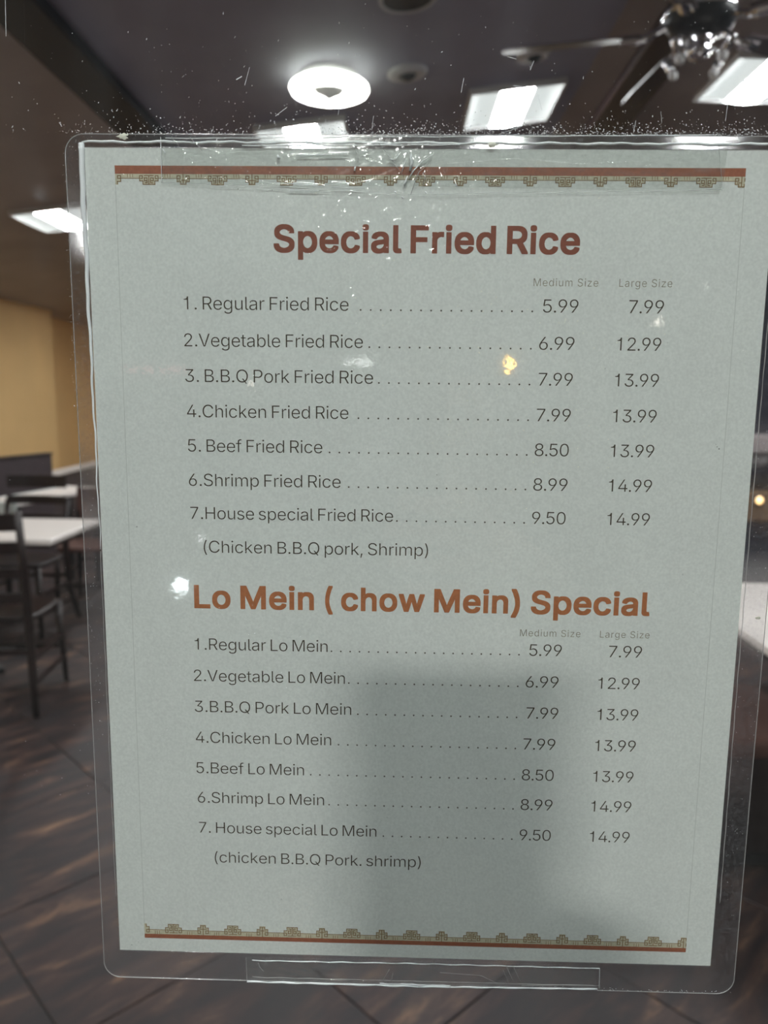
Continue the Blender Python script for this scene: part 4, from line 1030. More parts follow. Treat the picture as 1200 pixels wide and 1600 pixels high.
def text_mesh(name, s, x0, x1, z0, z1, cap, mat, bold=False, space=190, track=0, parent=paper):
    """outline lettering, fitted between x0 and x1 (mm) on the sheet"""
    G_ = GLYPHS['bold' if bold else 'light']
    base, caph = (-22, 553) if bold else (6, 497)
    pen = 0
    glyphs = []
    lo, hi = 1e9, -1e9
    for ch in s:
        if ch == ' ':
            pen += space
            continue
        adv, sp = G_[ch]
        for c in sp:
            lo = min(lo, min(c[0::2]) + pen)
            hi = max(hi, max(c[0::2]) + pen)
        glyphs.append((pen, sp))
        pen += adv + track
    sx = (x1 - x0) / (hi - lo)
    sz = cap / caph
    cu = bpy.data.curves.new(name, 'CURVE')
    cu.dimensions = '2D'
    cu.fill_mode = 'BOTH'
    for pen, sp in glyphs:
        for c in sp:
            pts = [((c[i] + pen - lo) * sx, (c[i + 1] - base) * sz) for i in range(0, len(c), 2)]
            s_ = cu.splines.new('POLY')
            s_.points.add(len(pts) - 1)
            s_.points.foreach_set('co', [v for p in pts for v in (p[0], p[1], 0, 1)])
            s_.use_cyclic_u = True
    o = bpy.data.objects.new('tmp', cu)
    COL.objects.link(o)
    dg = bpy.context.evaluated_depsgraph_get()
    me = bpy.data.meshes.new_from_object(o.evaluated_get(dg))
    bpy.data.objects.remove(o)
    bpy.data.curves.remove(cu)
    sl = (z1 - z0) / (x1 - x0)
    for v in me.vertices:
        x, y = v.co.x, v.co.y
        v.co = P(x0 + x, z0 + y + x * sl, -0.34)
    me.name = name
    me.materials.clear()
    me.materials.append(mat)
    r = link(bpy.data.objects.new(name, me))
    r.parent = parent
    return r


def dots(x0, x1, z, r=0.29, step=3.28):
    bm = bmesh.new()
    n = int(round((x1 - x0) / step))
    for k in range(n + 1):
        x = x1 - k * (x1 - x0) / n
        vsx = [bm.verts.new(P(x + r * math.cos(a), z + r + r * math.sin(a), -0.34)) for a in [math.pi * 2 * i / 8 for i in range(8)]]
        bm.faces.new(vsx)
    return obj('leader_dots', bm, M['ink_body'], paper)


text_mesh('heading_text', 'Special Fried Rice', 59.5, 156.6, 248.0, 248.0, 8.6, M['ink_head'], bold=True, space=130, track=-20)
for s, a, b in (('Lo', 31.0, 43.5), ('Mein', 46.9, 72.1), ('(', 75.9, 78.5), ('chow', 81.35, 109.8), ('Mein)', 113.0, 142.1), ('Special', 145.8, 185.8)):
    text_mesh('heading_text', s, a, b, 130.45, 130.45, 8.25, M['ink_head_light'], bold=True, track=-20)
for z in (238.25, 122.65):
    text_mesh('size_text', 'Medium Size', 142.5, 162.95, z, z, 2.37, M['ink_size'], track=40, space=230)
    text_mesh('size_text', 'Large Size', 169.6, 186.3, z, z, 2.37, M['ink_size'], track=40, space=230)
ROWS = [
    ('1. Regular Fried Rice', 30.2, 83.5, 230.1, 87.4, '5.99', 145.8, 157.0, '7.99', 173.1, 184.1),
    ('2.Vegetable Fried Rice', 30.0, 88.2, 218.4, 90.3, '6.99', 145.05, 156.3, '12.99', 170.0, 184.0),
    ('3. B.B.Q Pork Fried Rice', 30.0, 91.6, 207.0, 93.5, '7.99', 145.3, 156.3, '13.99', 169.9, 184.0),
    ('4.Chicken Fried Rice', 30.3, 83.6, 195.5, 86.9, '7.99', 145.15, 156.2, '13.99', 169.9, 184.0),
    ('5. Beef Fried Rice', 30.3, 75.0, 184.15, 77.4, '8.50', 145.0, 156.1, '13.99', 169.8, 183.9),
    ('6.Shrimp Fried Rice', 30.3, 81.1, 172.7, 83.8, '8.99', 145.0, 156.2, '14.99', 169.8, 183.9),
    ('7.House special Fried Rice', 30.5, 98.7, 161.5, 100.0, '9.50', 145.0, 156.1, '14.99', 169.9, 183.9),
    ('(Chicken B.B.Q pork, Shrimp)', 34.75, 110.6, 150.0, None),
    ('1.Regular Lo Mein', 30.8, 76.75, 115.75, 78.1, '5.99', 145.9, 156.9, '7.99', 172.9, 184.1),
    ('2.Vegetable Lo Mein', 30.2, 82.75, 104.4, 84.1, '6.99', 145.1, 156.3, '12.99', 169.9, 184.0),
    ('3.B.B.Q Pork Lo Mein', 30.2, 85.0, 93.1, 87.3, '7.99', 145.75, 156.7, '13.99', 170.2, 184.2),
    ('4.Chicken Lo Mein', 30.3, 78.0, 81.7, 80.6, '7.99', 145.1, 156.2, '13.99', 170.0, 184.0),
    ('5.Beef Lo Mein', 30.2, 68.4, 70.25, 70.8, '8.50', 145.05, 156.15, '13.99', 169.9, 183.9),
    ('6.Shrimp Lo Mein', 30.4, 75.5, 59.05, 77.3, '8.99', 145.05, 156.2, '14.99', 169.8, 183.8),
    ('7. House special Lo Mein', 30.55, 94.2, 47.5, 96.7, '9.50', 145.1, 156.1, '14.99', 169.9, 183.9),
    ('(chicken B.B.Q Pork. shrimp)', 36.0, 110.2, 36.05, None),
]
for r in ROWS:
    s, a, b, z, d = r[:5]
    text_mesh('item_text', s, a, b, z, z, 4.08, M['ink_body'], space=125, track=-14)
    if d is None:
        continue
    dots(d, 142.4, z)
    text_mesh('price_text', r[5], r[6], r[7], z, z, 4.06, M['ink_body'], track=-42)
    text_mesh('price_text', r[8], r[9], r[10], z, z, 4.06, M['ink_body'], track=-42)


def flat(bm, x0, x1, z0, z1, y):
    bm.faces.new([bm.verts.new(P(x, z, y)) for x, z in ((x0, z0), (x1, z0), (x1, z1), (x0, z1))])


def stroke(bm, pts, w, y):
    for (x0, z0), (x1, z1) in zip(pts, pts[1:]):
        d = Vector((x1 - x0, z1 - z0))
        d.normalize()
        n = Vector((-d.y, d.x)) * w / 2
        e = d * w / 2
        bm.faces.new([bm.verts.new(P(x, z, y)) for x, z in ((x0 - e.x + n.x, z0 - e.y + n.y), (x0 - e.x - n.x, z0 - e.y - n.y), (x1 + e.x - n.x, z1 + e.y - n.y), (x1 + e.x + n.x, z1 + e.y + n.y))])


def mirrored(sts):
    return sts + [[(-x, z) for x, z in s] for s in sts]


WIDE = mirrored([
    [(-2.95, 1.35), (-2.95, 0.55), (-2.05, 0.55), (-2.05, 1.35), (-2.55, 1.35)],
    [(-2.95, 1.35), (-2.95, 2.1), (-1.9, 2.1), (-1.9, 3.15), (0, 3.15)],
    [(-1.45, 0.5), (0, 0.5)],
    [(-1.5, 1.2), (-0.55, 1.2), (-0.55, 2.05), (-1.4, 2.05), (-1.4, 1.2)],
    [(-0.55, 2.05), (-0.55, 2.65), (-1.2, 2.65)]]) + [[(0, 0.5), (0, 3.15)]]
NARROW = mirrored([
    [(-1.95, 1.35), (-1.95, 0.55), (-0.95, 0.55), (-0.95, 1.35), (-1.95, 1.35)],
    [(-1.95, 1.35), (-1.95, 2.3), (-0.85, 2.3), (-0.85, 3.0), (0, 3.0)],
    [(-1.3, 1.85), (0, 1.85)]]) + [[(0, 0.0), (0, 3.0)]]


def border(z_bar0, z_bar1, sgn, k):
    """rust bar with tan fretwork hanging below it (sgn -1) or standing on it (sgn +1)"""
    xa, xb = 9.4, 206.65
    zb = z_bar0 if sgn < 0 else z_bar1
    bm = bmesh.new()
    flat(bm, xa, xb, z_bar0, z_bar1, -0.345)
    obj('border_bar', bm, M['ink_bar'], paper)
    wash, line = bmesh.new(), bmesh.new()

    def W_(x0, x1, d0, d1):
        x0, x1 = max(x0, xa), min(x1, xb)
        if x1 > x0:
            a, b = sorted((zb + sgn * d0 * k, zb + sgn * d1 * k))
            flat(wash, x0, x1, a, b, -0.325)
    W_(xa, xb, 0, 1.45)
    pitch = 21.82
    c0 = 20.15
    cent = [(c0 + pitch * i, WIDE, 3.1, 2.0) for i in range(9)] + [(c0 - pitch / 2 + pitch * i, NARROW, 2.1, 1.1) for i in range(10)]
    for cx, st, w1, w2 in cent:
        W_(cx - w1, cx + w1, 1.45, 2.2)
        W_(cx - w2, cx + w2, 2.2, 3.25)
        for s in st:
            for p, q in zip(s, s[1:]):
                x0, x1 = cx + p[0], cx + q[0]
                if min(x0, x1) < xa - 0.02 or max(x0, x1) > xb + 0.02:
                    continue
                stroke(line, [(x0, zb + sgn * p[1] * k), (x1, zb + sgn * q[1] * k)], 0.27, -0.345)
    for i in range(18):
        a = c0 - pitch / 2 + pitch / 2 * i
        l, r = (a + 1.95, a + pitch / 2 - 2.95) if i % 2 == 0 else (a + 2.95, a + pitch / 2 - 1.95)
        stroke(line, [(l, zb + sgn * 1.35 * k), (r, zb + sgn * 1.35 * k)], 0.2, -0.345)
        m = (l + r) / 2
        for q in (-0.8, 0, 0.8):
            stroke(line, [(m + q, zb + sgn * 0.15), (m + q, zb + sgn * 0.95 * k)], 0.17, -0.345)
    obj('border_wash', wash, M['ink_wash'], paper)
    obj('border_fretwork', line, M['ink_scroll'], paper)


border(271.6, 274.1, -1, 1.0)
border(5.2, 6.85, 1, 1.28)
for x in (9.45, 206.6):
    bm = bmesh.new()
    flat(bm, x - 0.07, x + 0.07, 11, 268.2, -0.33)
    obj('frame_line', bm, M['ink_frame'], paper)


# ------------------------------------------------------------------ clear tape strips with folds and creases
def tape_strip(name, label, corners, nx, nz, ridges, ripple, ybase, ends=None, thick=0.06, lumps=()):
    """corners BL, BR, TR, TL in mm; ridges: (polyline, width, height)"""
    t = thing(name, label, 'tape', (MX0, 0, MZ0), group='clear tape strips holding the menu')
    BL, BR, TR, TL = [Vector(c) for c in corners]
    segs = []
    for pl, w, h in ridges:
        for p, q in zip(pl, pl[1:]):
            segs.append((Vector(p), Vector(q), w, h))
    bm = bmesh.new()
    front = []
    for i in range(nx + 1):
        u = i / nx
        col_ = []
        for j in range(nz + 1):
            v = j / nz
            p = (BL * (1 - u) + BR * u) * (1 - v) + (TL * (1 - u) + TR * u) * v
            y = ripple(p.x, p.y)
            for a, b, w, h in segs:
                if abs(p.x - (a.x + b.x) / 2) > abs(a.x - b.x) / 2 + 3 * w or abs(p.y - (a.y + b.y) / 2) > abs(a.y - b.y) / 2 + 3 * w:
                    continue
                d = b - a
                tt = max(0.0, min(1.0, (p - a).dot(d) / max(d.length_squared, 1e-9)))
                dd = (p - (a + d * tt)).length / w
                if dd < 3:
                    y += h * 1.5 * math.exp(-dd * dd * 2.2)
            edge = min(u * 170, (1 - u) * 170, v * 19, (1 - v) * 19)
            col_.append(bm.verts.new(P(p.x, p.y, -(ybase + y * min(1, 0.25 + edge)))))
        front.append(col_)
    for i in range(nx):
        for j in range(nz):
            bm.faces.new((front[i][j], front[i + 1][j], front[i + 1][j + 1], front[i][j + 1]))
    o = obj('tape_film', bm, M['tape'], t, smooth=True)
    for lx0, lz0, lx1, lz1, r, m in lumps:
        e = bmesh.new()
        n = 24
        pts, rr = [], []
        for k in range(n + 1):
            q = k / n
            x, z = lx0 + (lx1 - lx0) * q, lz0 + (lz1 - lz0) * q
            pts.append(P(x, z + 0.10 * math.sin(x * 0.55) + 0.05 * math.sin(x * 1.7), -(ybase + 0.02)))
            rr.append(r * .001 * (0.55 + 0.45 * abs(math.sin(x * 0.23 + r * 9))))
        tube(e, pts, rr, 6)
        obj('tape_edge', e, M[m], t, smooth=True)
    return t


def ux_(u):
    return (u - 134.6) / 4.93


def uz_(v):
    return 273.9 - (v - 262) * 0.2


def px_line(pts):
    return [(ux_(u), uz_(v)) for u, v in pts]


top_ridges = [
    (px_line([(592, 228), (612, 252), (630, 276)]), 0.28, 0.22),
    (px_line([(608, 250), (616, 252), (624, 243)]), 0.35, 0.35),
    (px_line([(640, 246), (641, 256), (639, 268)]), 0.85, 0.85),
    (px_line([(676, 243), (658, 255), (646, 268), (636, 284)]), 0.38, 0.5),
    (px_line([(664, 262), (654, 270), (648, 285), (642, 304)]), 0.36, 0.45),
    (px_line([(634, 250), (630, 268), (632, 282), (622, 306)]), 0.34, 0.4),
    (px_line([(668, 266), (660, 280), (660, 296)]), 0.3, 0.35),
    (px_line([(652, 290), (646, 305)]), 0.3, 0.3),
    (px_line([(555, 236), (561, 252), (556, 270)]), 0.55, 0.5),
    (px_line([(452, 248), (500, 245), (545, 244)]), 0.32, 0.28),
    (px_line([(566, 241), (578, 239)]), 0.3, 0.25),
    (px_line([(425, 283), (470, 288), (515, 292), (570, 295)]), 0.28, 0.26),
    (px_line([(400, 291), (505, 298)]), 0.25, 0.22),
    (px_line([(258, 236), (300, 232), (350, 243), (420, 240)]), 0.3, 0.22),
    (px_line([(272, 220), (290, 240)]), 0.28, 0.3),
    (px_line([(300, 219), (322, 242)]), 0.28, 0.3),
    (px_line([(338, 220), (346, 236)]), 0.25, 0.25),
    (px_line([(590, 282), (560, 288), (520, 287)]), 0.25, 0.2),
    (px_line([(700, 258), (800, 250), (900, 258), (1000, 252)]), 0.3, 0.12),
    (px_line([(960, 262), (1040, 256), (1130, 248)]), 0.25, 0.12),
    (px_line([(712, 276), (716, 290)]), 0.3, 0.3),
    (px_line([(640, 300), (760, 304), (900, 300), (1120, 293)]), 0.3, 0.14),
    (px_line([(258, 279), (400, 284), (520, 300)]), 0.3, 0.14),
]


def ripple_top(x, z):
    return 0.02 * math.sin(x * 0.5 + 1.5 * math.sin(z * 0.5)) * math.sin(z * 0.8 + x * 0.07) + 0.012 * math.exp(-((x - 103) / 16) ** 2) * (math.sin(x * 3.1 + z) + math.sin(z * 2.3 - x))


tape_strip('tape_strip', 'crumpled clear tape strip across the top edge of the menu', [(24.2, 268.7), (199.6, 267.3), (200.6, 284.2), (24.4, 282.6)], 700, 70,
           top_ridges, ripple_top, 0.95,
           lumps=[(24.3, 268.9, 102, 265.6, 0.09, 'bead_dim'), (102, 265.6, 199.6, 267.6, 0.09, 'bead_dim'), (24.4, 269, 24.5, 282.4, 0.12, 'bead'),
                  (197.4, 281, 199.7, 267.8, 0.08, 'bead_dim'), (50, 279.9, 118, 280.4, 0.22, 'bead'), (26, 282.0, 196, 283.5, 0.16, 'bead')])

crease_parent = [o for o in bpy.data.objects if o.name == 'tape_strip'][0]
for pl, r, m_ in (([(608, 250), (612, 252), (617, 252), (624, 243)], 0.17, 'bead'), ([(676, 243), (658, 255), (646, 268), (638, 280)], 0.16, 'bead'),
                  ([(664, 262), (654, 270), (648, 285), (642, 304)], 0.10, 'bead_dim'), ([(634, 250), (630, 262), (628, 270)], 0.10, 'bead'),
                  ([(636, 276), (634, 284), (631, 290)], 0.20, 'bead'), ([(641, 243), (643, 256), (640, 268)], 0.42, 'bead'), ([(556, 262), (555, 268)], 0.26, 'bead'),
                  ([(555, 237), (560, 245), (560, 256)], 0.10, 'bead_dim'), ([(465, 246), (500, 245), (545, 244)], 0.15, 'bead'), ([(566, 241), (577, 239)], 0.12, 'bead'),
                  ([(438, 287), (470, 289), (508, 292)], 0.11, 'bead'), ([(520, 293), (570, 295)], 0.10, 'bead'), ([(452, 297), (500, 298)], 0.12, 'bead'),
                  ([(436, 246), (439, 251)], 0.35, 'bead'), ([(258, 237), (262, 243)], 0.14, 'bead'), ([(272, 220), (286, 236)], 0.09, 'bead_dim'), ([(300, 219), (320, 240)], 0.09, 'bead_dim'),
                  ([(592, 228), (612, 252), (630, 276)], 0.07, 'bead_dim'), ([(660, 270), (664, 278), (660, 290)], 0.09, 'bead_dim'), ([(710, 284), (713, 291)], 0.15, 'bead'),
                  ([(617, 299), (620, 301)], 0.2, 'bead'), ([(628, 307), (631, 309)], 0.2, 'bead'), ([(664, 299), (667, 302)], 0.17, 'bead')):
    pts = [(x, z, -1.12) for x, z in px_line(pl)]
    n_ = len(pts)
    edge_tube('crease_glint', pts, [r * (0.5 + 0.7 * math.sin(math.pi * (k + 0.5) / n_)) for k in range(n_)], M[m_], crease_parent)  # pale tubes laid along the folds as painted tape highlights

bot_ridges = [
    ([(50, -2.6), (70, -2.6), (110, -2.2)], 0.3, 0.35),
    ([(48, -9.6), (90, -9.6), (140, -9.8)], 0.25, 0.25),
    ([(51.5, -3), (52.5, -6.5)], 0.35, 0.4),
    ([(97, -9), (99, -6), (98, -4)], 0.3, 0.35), ([(100, -9.5), (101, -5)], 0.25, 0.3),
    ([(142, -1.4), (145, -8)], 0.3, 0.4), ([(144.5, -1.6), (147.5, -8)], 0.25, 0.4), ([(141, -3), (143, -8.5)], 0.25, 0.3),
    ([(120, -5.5), (134, -6), (139, -8.6), (150, -9)], 0.22, 0.2),
    ([(150, -2.6), (175, -2.3)], 0.25, 0.3),
]
tape_strip('tape_strip', 'narrow clear tape strip across the bottom edge of the menu', [(46.9, -11.9), (175.2, -10.6), (174.6, -1.3), (46.6, -1.1)], 520, 44,
           bot_ridges, lambda x, z: 0.05 * math.sin(x * 0.5 + z) * math.sin(z * 1.3), 0.80,
           lumps=[(49, -2.5, 110, -2.0, 0.20, 'bead'), (110, -2.0, 176, -1.9, 0.16, 'bead'), (47, -11.2, 110, -11.3, 0.36, 'bead'), (110, -11.3, 175.5, -10.3, 0.34, 'bead'),
                  (46.8, -1.4, 47, -11, 0.07, 'bead_dim'), (176, -2.2, 176.2, -10, 0.12, 'bead'), (49, -9.3, 176, -8.9, 0.10, 'bead_dim'), (96, -10.5, 122, -10.6, 0.22, 'bead')])


low_tape = [o for o in bpy.data.objects if o.name == 'tape_strip.001'][0]
for pl, r in (([(51.3, -3.2), (51.8, -5), (53.2, -6.6)], 0.12), ([(97, -9.2), (98.2, -7), (99.5, -4.5)], 0.08), ([(100.3, -9.2), (100.8, -6)], 0.08), ([(142, -1.6), (143.5, -5), (145, -8.3)], 0.08),
              ([(144.6, -1.8), (146, -5), (147.6, -8)], 0.08), ([(141, -3.5), (143, -8.5)], 0.07), ([(118, -5.2), (133, -6), (138, -8.4)], 0.06), ([(148, -9.5), (165, -8.7), (174, -8.7)], 0.10)):
    edge_tube('crease_glint', [(x, z, -0.95) for x, z in pl], r, M['bead_dim'], low_tape)  # fainter pale tubes standing for glints on the lower folds

# ------------------------------------------------------------------ dust, flecks and scratches
def fleck(bm, x, z, w, l, ang, y):
    c, s = math.cos(ang), math.sin(ang)
    n = 5
    vsx = []
    for k in range(n):
        a = 2 * math.pi * k / n + R_.uniform(-0.4, 0.4)
        px, pz = math.cos(a) * l * R_.uniform(0.6, 1), math.sin(a) * w * R_.uniform(0.6, 1)
        vsx.append(bm.verts.new(P(x + px * c - pz * s, z + px * s + pz * c, y)))
    bm.faces.new(vsx)


bm = bmesh.new()
for k in range(2300):
    x = R_.uniform(-8, 232)
    if x < 60 and R_.random() < 0.6:
        continue
    z = 283.6 + R_.expovariate(1 / 1.7)
    s = R_.uniform(0.05, 0.20)
    fleck(bm, x, z, s, s * R_.uniform(1, 2.2), R_.uniform(0, 3.14), -0.02)
for k in range(420):
    x = R_.uniform(-36, 232)
    z = 284 + R_.uniform(0, 1) ** 1.6 * 44
    s = R_.uniform(0.04, 0.13)
    fleck(bm, x, z, s, s * (R_.uniform(1, 2) if R_.random() < 0.75 else R_.uniform(3, 6)), R_.gauss(1.35, 0.5), -0.02)
for k in range(70):
    x = R_.uniform(-34, -8)
    s = R_.uniform(0.04, 0.10)
    fleck(bm, x, R_.uniform(60, 284), s, s * R_.uniform(1, 2), R_.uniform(0, 3.14), -0.02)
for k in range(60):      # dust caught along the left edge of the lamination
    s = R_.uniform(0.06, 0.14)
    fleck(bm, -7.0 + R_.gauss(0, 0.3), R_.uniform(190, 280), s, s * 1.5, R_.uniform(0, 3.14), -0.02)
o = obj('dust_flecks', bm, M['dust'], win)
o.location = (MX0, 0, MZ0)
o['kind'] = 'stuff'
bm = bmesh.new()
for pl, w in (([(-22.4, 327), (-23.0, 312)], 0.16), ([(51, 298), (52.5, 303)], 0.14), ([(48.5, 299.6), (50, 300.4)], 0.3), ([(60.5, 289), (64, 291.5)], 0.16),
              ([(80, 289.5), (80.6, 293)], 0.12), ([(118, 296), (118.7, 300)], 0.15), ([(143, 291), (141.6, 295.5)], 0.10), ([(139, 302.5), (140, 305)], 0.14),
              ([(132, 306.2), (134.5, 305.6)], 0.14), ([(134, 298), (137, 297.6)], 0.2), ([(146, 289.8), (147, 292.8)], 0.14), ([(130, 283.9), (137, 286.2), (137.4, 290)], 0.10),
              ([(199.4, 288), (199.8, 295)], 0.10), ([(171.5, 284.5), (172, 288)], 0.12), ([(180, 287.5), (179.5, 290.5)], 0.1), ([(90.5, 285), (91.0, 289)], 0.1)):
    stroke(bm, pl, w, -0.03)
o = obj('scratch_marks', bm, M['dust'], win)
o.location = (MX0, 0, MZ0)
o['kind'] = 'stuff'
bm = bmesh.new()
for k in range(420):
    side = R_.random()
    if side < 0.35:
        x, z = R_.uniform(-5.6, -1.3), 283 - R_.uniform(0, 1) ** 1.3 * 200
    elif side < 0.7:
        x, z = PW + R_.uniform(1.8, 8.4), R_.uniform(20, 200)
    else:
        x, z = R_.uniform(0, 222), R_.uniform(281.6, 283.2)
    s = R_.uniform(0.035, 0.11)
    fleck(bm, x, z, s, s * R_.uniform(1, 2), R_.uniform(0, 3.14), -0.63)
for k in range(60):
    fleck(bm, R_.uniform(150, 224), -10.3 + R_.gauss(0, 0.3), 0.07, 0.2, R_.uniform(-0.3, 0.3), -0.63)
o = obj('margin_dust', bm, M['dust'], margin)
o['kind'] = 'stuff'
bm = bmesh.new()
for x, z, s in ((12.2, 158.5, 0.22), (204.9, 187.2, 0.28), (204.2, 187.9, 0.2), (203.8, 188.6, 0.1), (48.4, 267.2, 0.18), (59.2, 266.9, 0.15), (113.0, 177.5, 0.17), (196.0, 145, 0.15),
                (60, 22, 0.14), (98, 55, 0.13), (30, 31, 0.1), (4.5, 2.2, 0.2), (7.0, 3.4, 0.12), (151, 117.8, 0.14), (166.5, 212.6, 0.13), (200, 139, 0.1), (100, 150, 0.06), (186, 221, 0.09),
                (124.2, 188.5, 0.08), (139, 76, 0.06), (76, 97, 0.1), (188, 96, 0.07), (155, 60, 0.08), (22, 104, 0.08), (42, 88, 0.06)):
    fleck(bm, x, z, s, s * 1.3, R_.uniform(0, 3), -0.36)
o = obj('ink_specks', bm, M['speck'], paper)
o['kind'] = 'stuff'
for x, z, s, y in ((12.4, 282.6, 1.3, -0.65), (128.0, 280.4, 1.2, -1.1), (222.0, 130.6, 0.75, -0.65)):
    bm = bmesh.new()
    bmesh.ops.create_icosphere(bm, subdivisions=3, radius=1)
    for v in bm.verts:
        k = 1 + 0.35 * math.sin(v.co.x * 5 + z) * math.cos(v.co.z * 6)
        v.co = P(x + v.co.x * s * k * 1.3, z + v.co.z * s * k * 0.7, y + v.co.y * s * 0.18)
    obj('glue_crumb', bm, M['residue'], margin, smooth=True, label='pale crumb of old glue')


# ------------------------------------------------------------------ lamps out on the road behind the photographer
def post_lamp(label, x, y, z, r, col, power, cat='street lamp', h0=-0.10):
    t = thing('street_lamp', label, cat, (x, y, h0))
    bm = bmesh.new()
    lathe(bm, [(0, 0), (0.12 + r * .2, 0), (0.12 + r * .2, 0.03), (0.035, 0.06), (0.028, z - h0 - r - 0.02), (r * 0.7, z - h0 - r), (0, z - h0 - r)], 16)
    obj('post', bm, M['iron'], t, smooth=True)
    bm = bmesh.new()
    bmesh.ops.create_uvsphere(bm, u_segments=20, v_segments=12, radius=r)
    for v in bm.verts:
        v.co.z += z - h0
    obj('globe', bm, glow('lamp_globe_light', col, power), t, smooth=True)
    return t


post_lamp('short bollard lamp with cool white globe on the pavement outside', -0.96, -3.0, 0.67, 0.030, (0.85, 0.97, 1.0), 60, 'bollard lamp', h0=-0.02)
post_lamp('small dim globe lamp beside the bollard lamp outside', -1.07, -3.75, 0.74, 0.018, (0.95, 0.97, 1.0), 14, 'bollard lamp', h0=-0.02)
post_lamp('amber street lamp across the road', 2.70, -20.0, 2.37, 0.14, (1.0, 0.58, 0.10), 65)
post_lamp('cream street lamp across the road', 6.46, -20.0, 3.43, 0.085, (1.0, 0.92, 0.8), 20)
post_lamp('tall dim street lamp across the road', 7.60, -20.0, 4.36, 0.085, (1.0, 1.0, 0.95), 7)
post_lamp('low cream lamp at the edge of the road', -2.39, -12.0, 1.667, 0.055, (1.0, 0.9, 0.78), 13)
t = thing('shop_sign_light', 'white strip light standing across the road', 'lamp', (-0.58, -10.0, -0.10))
obj('post', B(-0.02, 0.02, -0.02, 0.02, 0, 2.02), M['iron'], t)
obj('lit_tube', B(-0.19, 0.19, -0.03, 0.03, 2.02, 2.06, bev=0.01), glow('strip_lamp_light', (0.95, 1.0, 0.97), 16), t)
t = thing('neon_bar', 'dim pink neon bar on two posts across the road', 'neon light', (-3.28, -10.0, -0.10))
for x in (-0.3, 0.3):
    obj('post', B(x - 0.015, x + 0.015, -0.015, 0.015, 0, 1.88), M['iron'], t)
obj('lit_tube', B(-0.40, 0.40, -0.03, 0.03, 1.88, 1.945, bev=0.015), glow('pink_neon_light', (1.0, 0.25, 0.3), 2.2), t)

# ------------------------------------------------------------------ the phone and the person whose shadow falls on the menu
CX, CU, CV = Vector((1, 0.0, 0.0)), Vector((0, 0.14884, 0.98886)), Vector((0, 0.98886, -0.14884))
CO = Vector((0, -0.2541, 1.5))
PM = Matrix(((CX.x, CU.x, -CV.x, CO.x), (CX.y, CU.y, -CV.y, CO.y), (CX.z, CU.z, -CV.z, CO.z), (0, 0, 0, 1)))
ph = thing('smartphone', 'dark smartphone held up in front of the taped menu', 'phone', tuple(CO))
bm = B(-0.045, 0.030, -0.148, 0.014, 0.003, 0.011, bev=0.0035, seg=3, M=None)
for v in bm.verts:
    v.co = PM @ v.co - CO
obj('phone_body', bm, M['phone'], ph)
bm = B(-0.042, 0.027, -0.144, 0.010, 0.0111, 0.0115, bev=0.0002)
for v in bm.verts:
    v.co = PM @ v.co - CO
obj('screen', bm, M['black'], ph)

SH = -0.011
person = thing('person', 'person in charcoal jacket and jeans photographing the menu with a phone', 'person', (0.10, -0.86, -0.02))
ORG = Vector((0.10, -0.86, -0.02))


def skin_chain(verts, edges, levels=2, root=0):
    """verts: (x, y, z, r) world; returns evaluated mesh"""
    me = bpy.data.meshes.new('s')
    me.from_pydata([Vector(v[:3]) - ORG for v in verts], edges, [])
    o = bpy.data.objects.new('s', me)
    COL.objects.link(o)
    o.modifiers.new('k', 'SKIN')
    layer = me.skin_vertices[0] if me.skin_vertices else None
    if layer is None:
        bmx = bmesh.new()
        bmx.from_mesh(me)
        bmx.verts.layers.skin.verify()
        bmx.to_mesh(me)
        bmx.free()
        layer = me.skin_vertices[0]
    for i, v in enumerate(verts):
        r = v[3]
        layer.data[i].radius = (r, v[4] if len(v) > 4 else r)
        layer.data[i].use_root = (i == root)
    s = o.modifiers.new('d', 'SUBSURF')
    s.levels = levels
    dg = bpy.context.evaluated_depsgraph_get()
    out = bpy.data.meshes.new_from_object(o.evaluated_get(dg))
    bpy.data.objects.remove(o)
    return out


BV = [(0.10, -0.88, 0.86, 0.125, 0.10), (0.10, -0.88, 1.00, 0.115, 0.095), (0.10, -0.87, 1.15, 0.125, 0.10), (0.10, -0.86, 1.27, 0.125, 0.10),
      (0.10, -0.85, 1.35, 0.055), (0.10, -0.84, 1.40, 0.050),
      (0.25, -0.86, 1.28, 0.062), (0.285, -0.72, 1.08, 0.046), (0.175, -0.47, 1.26, 0.034), (0.105, -0.335, 1.36, 0.026), (0.057, -0.292, 1.395, 0.020, 0.026),
      (-0.05, -0.86, 1.28, 0.062), (-0.10, -0.88, 1.03, 0.046), (-0.09, -0.80, 0.80, 0.032), (-0.085, -0.77, 0.72, 0.022, 0.03),
      (0.19, -0.88, 0.80, 0.088), (0.20, -0.86, 0.44, 0.062), (0.20, -0.89, 0.06, 0.042), (0.205, -0.77, 0.02, 0.034),
      (0.01, -0.88, 0.80, 0.088), (0.00, -0.86, 0.44, 0.062), (0.00, -0.89, 0.06, 0.042), (-0.005, -0.77, 0.02, 0.034)]
BE = [(0, 1), (1, 2), (2, 3), (3, 4), (4, 5), (3, 6), (6, 7), (7, 8), (8, 9), (9, 10), (3, 11), (11, 12), (12, 13), (13, 14), (0, 15), (15, 16), (16, 17), (17, 18), (0, 19), (19, 20), (20, 21), (21, 22)]
BV = [((v[0] - 0.06) if i not in (8, 9, 10) else v[0], *v[1:]) for i, v in enumerate(BV)]
me = skin_chain(BV, BE)
for m_ in ('jacket', 'jeans', 'skin', 'black'):
    me.materials.append(M[m_])
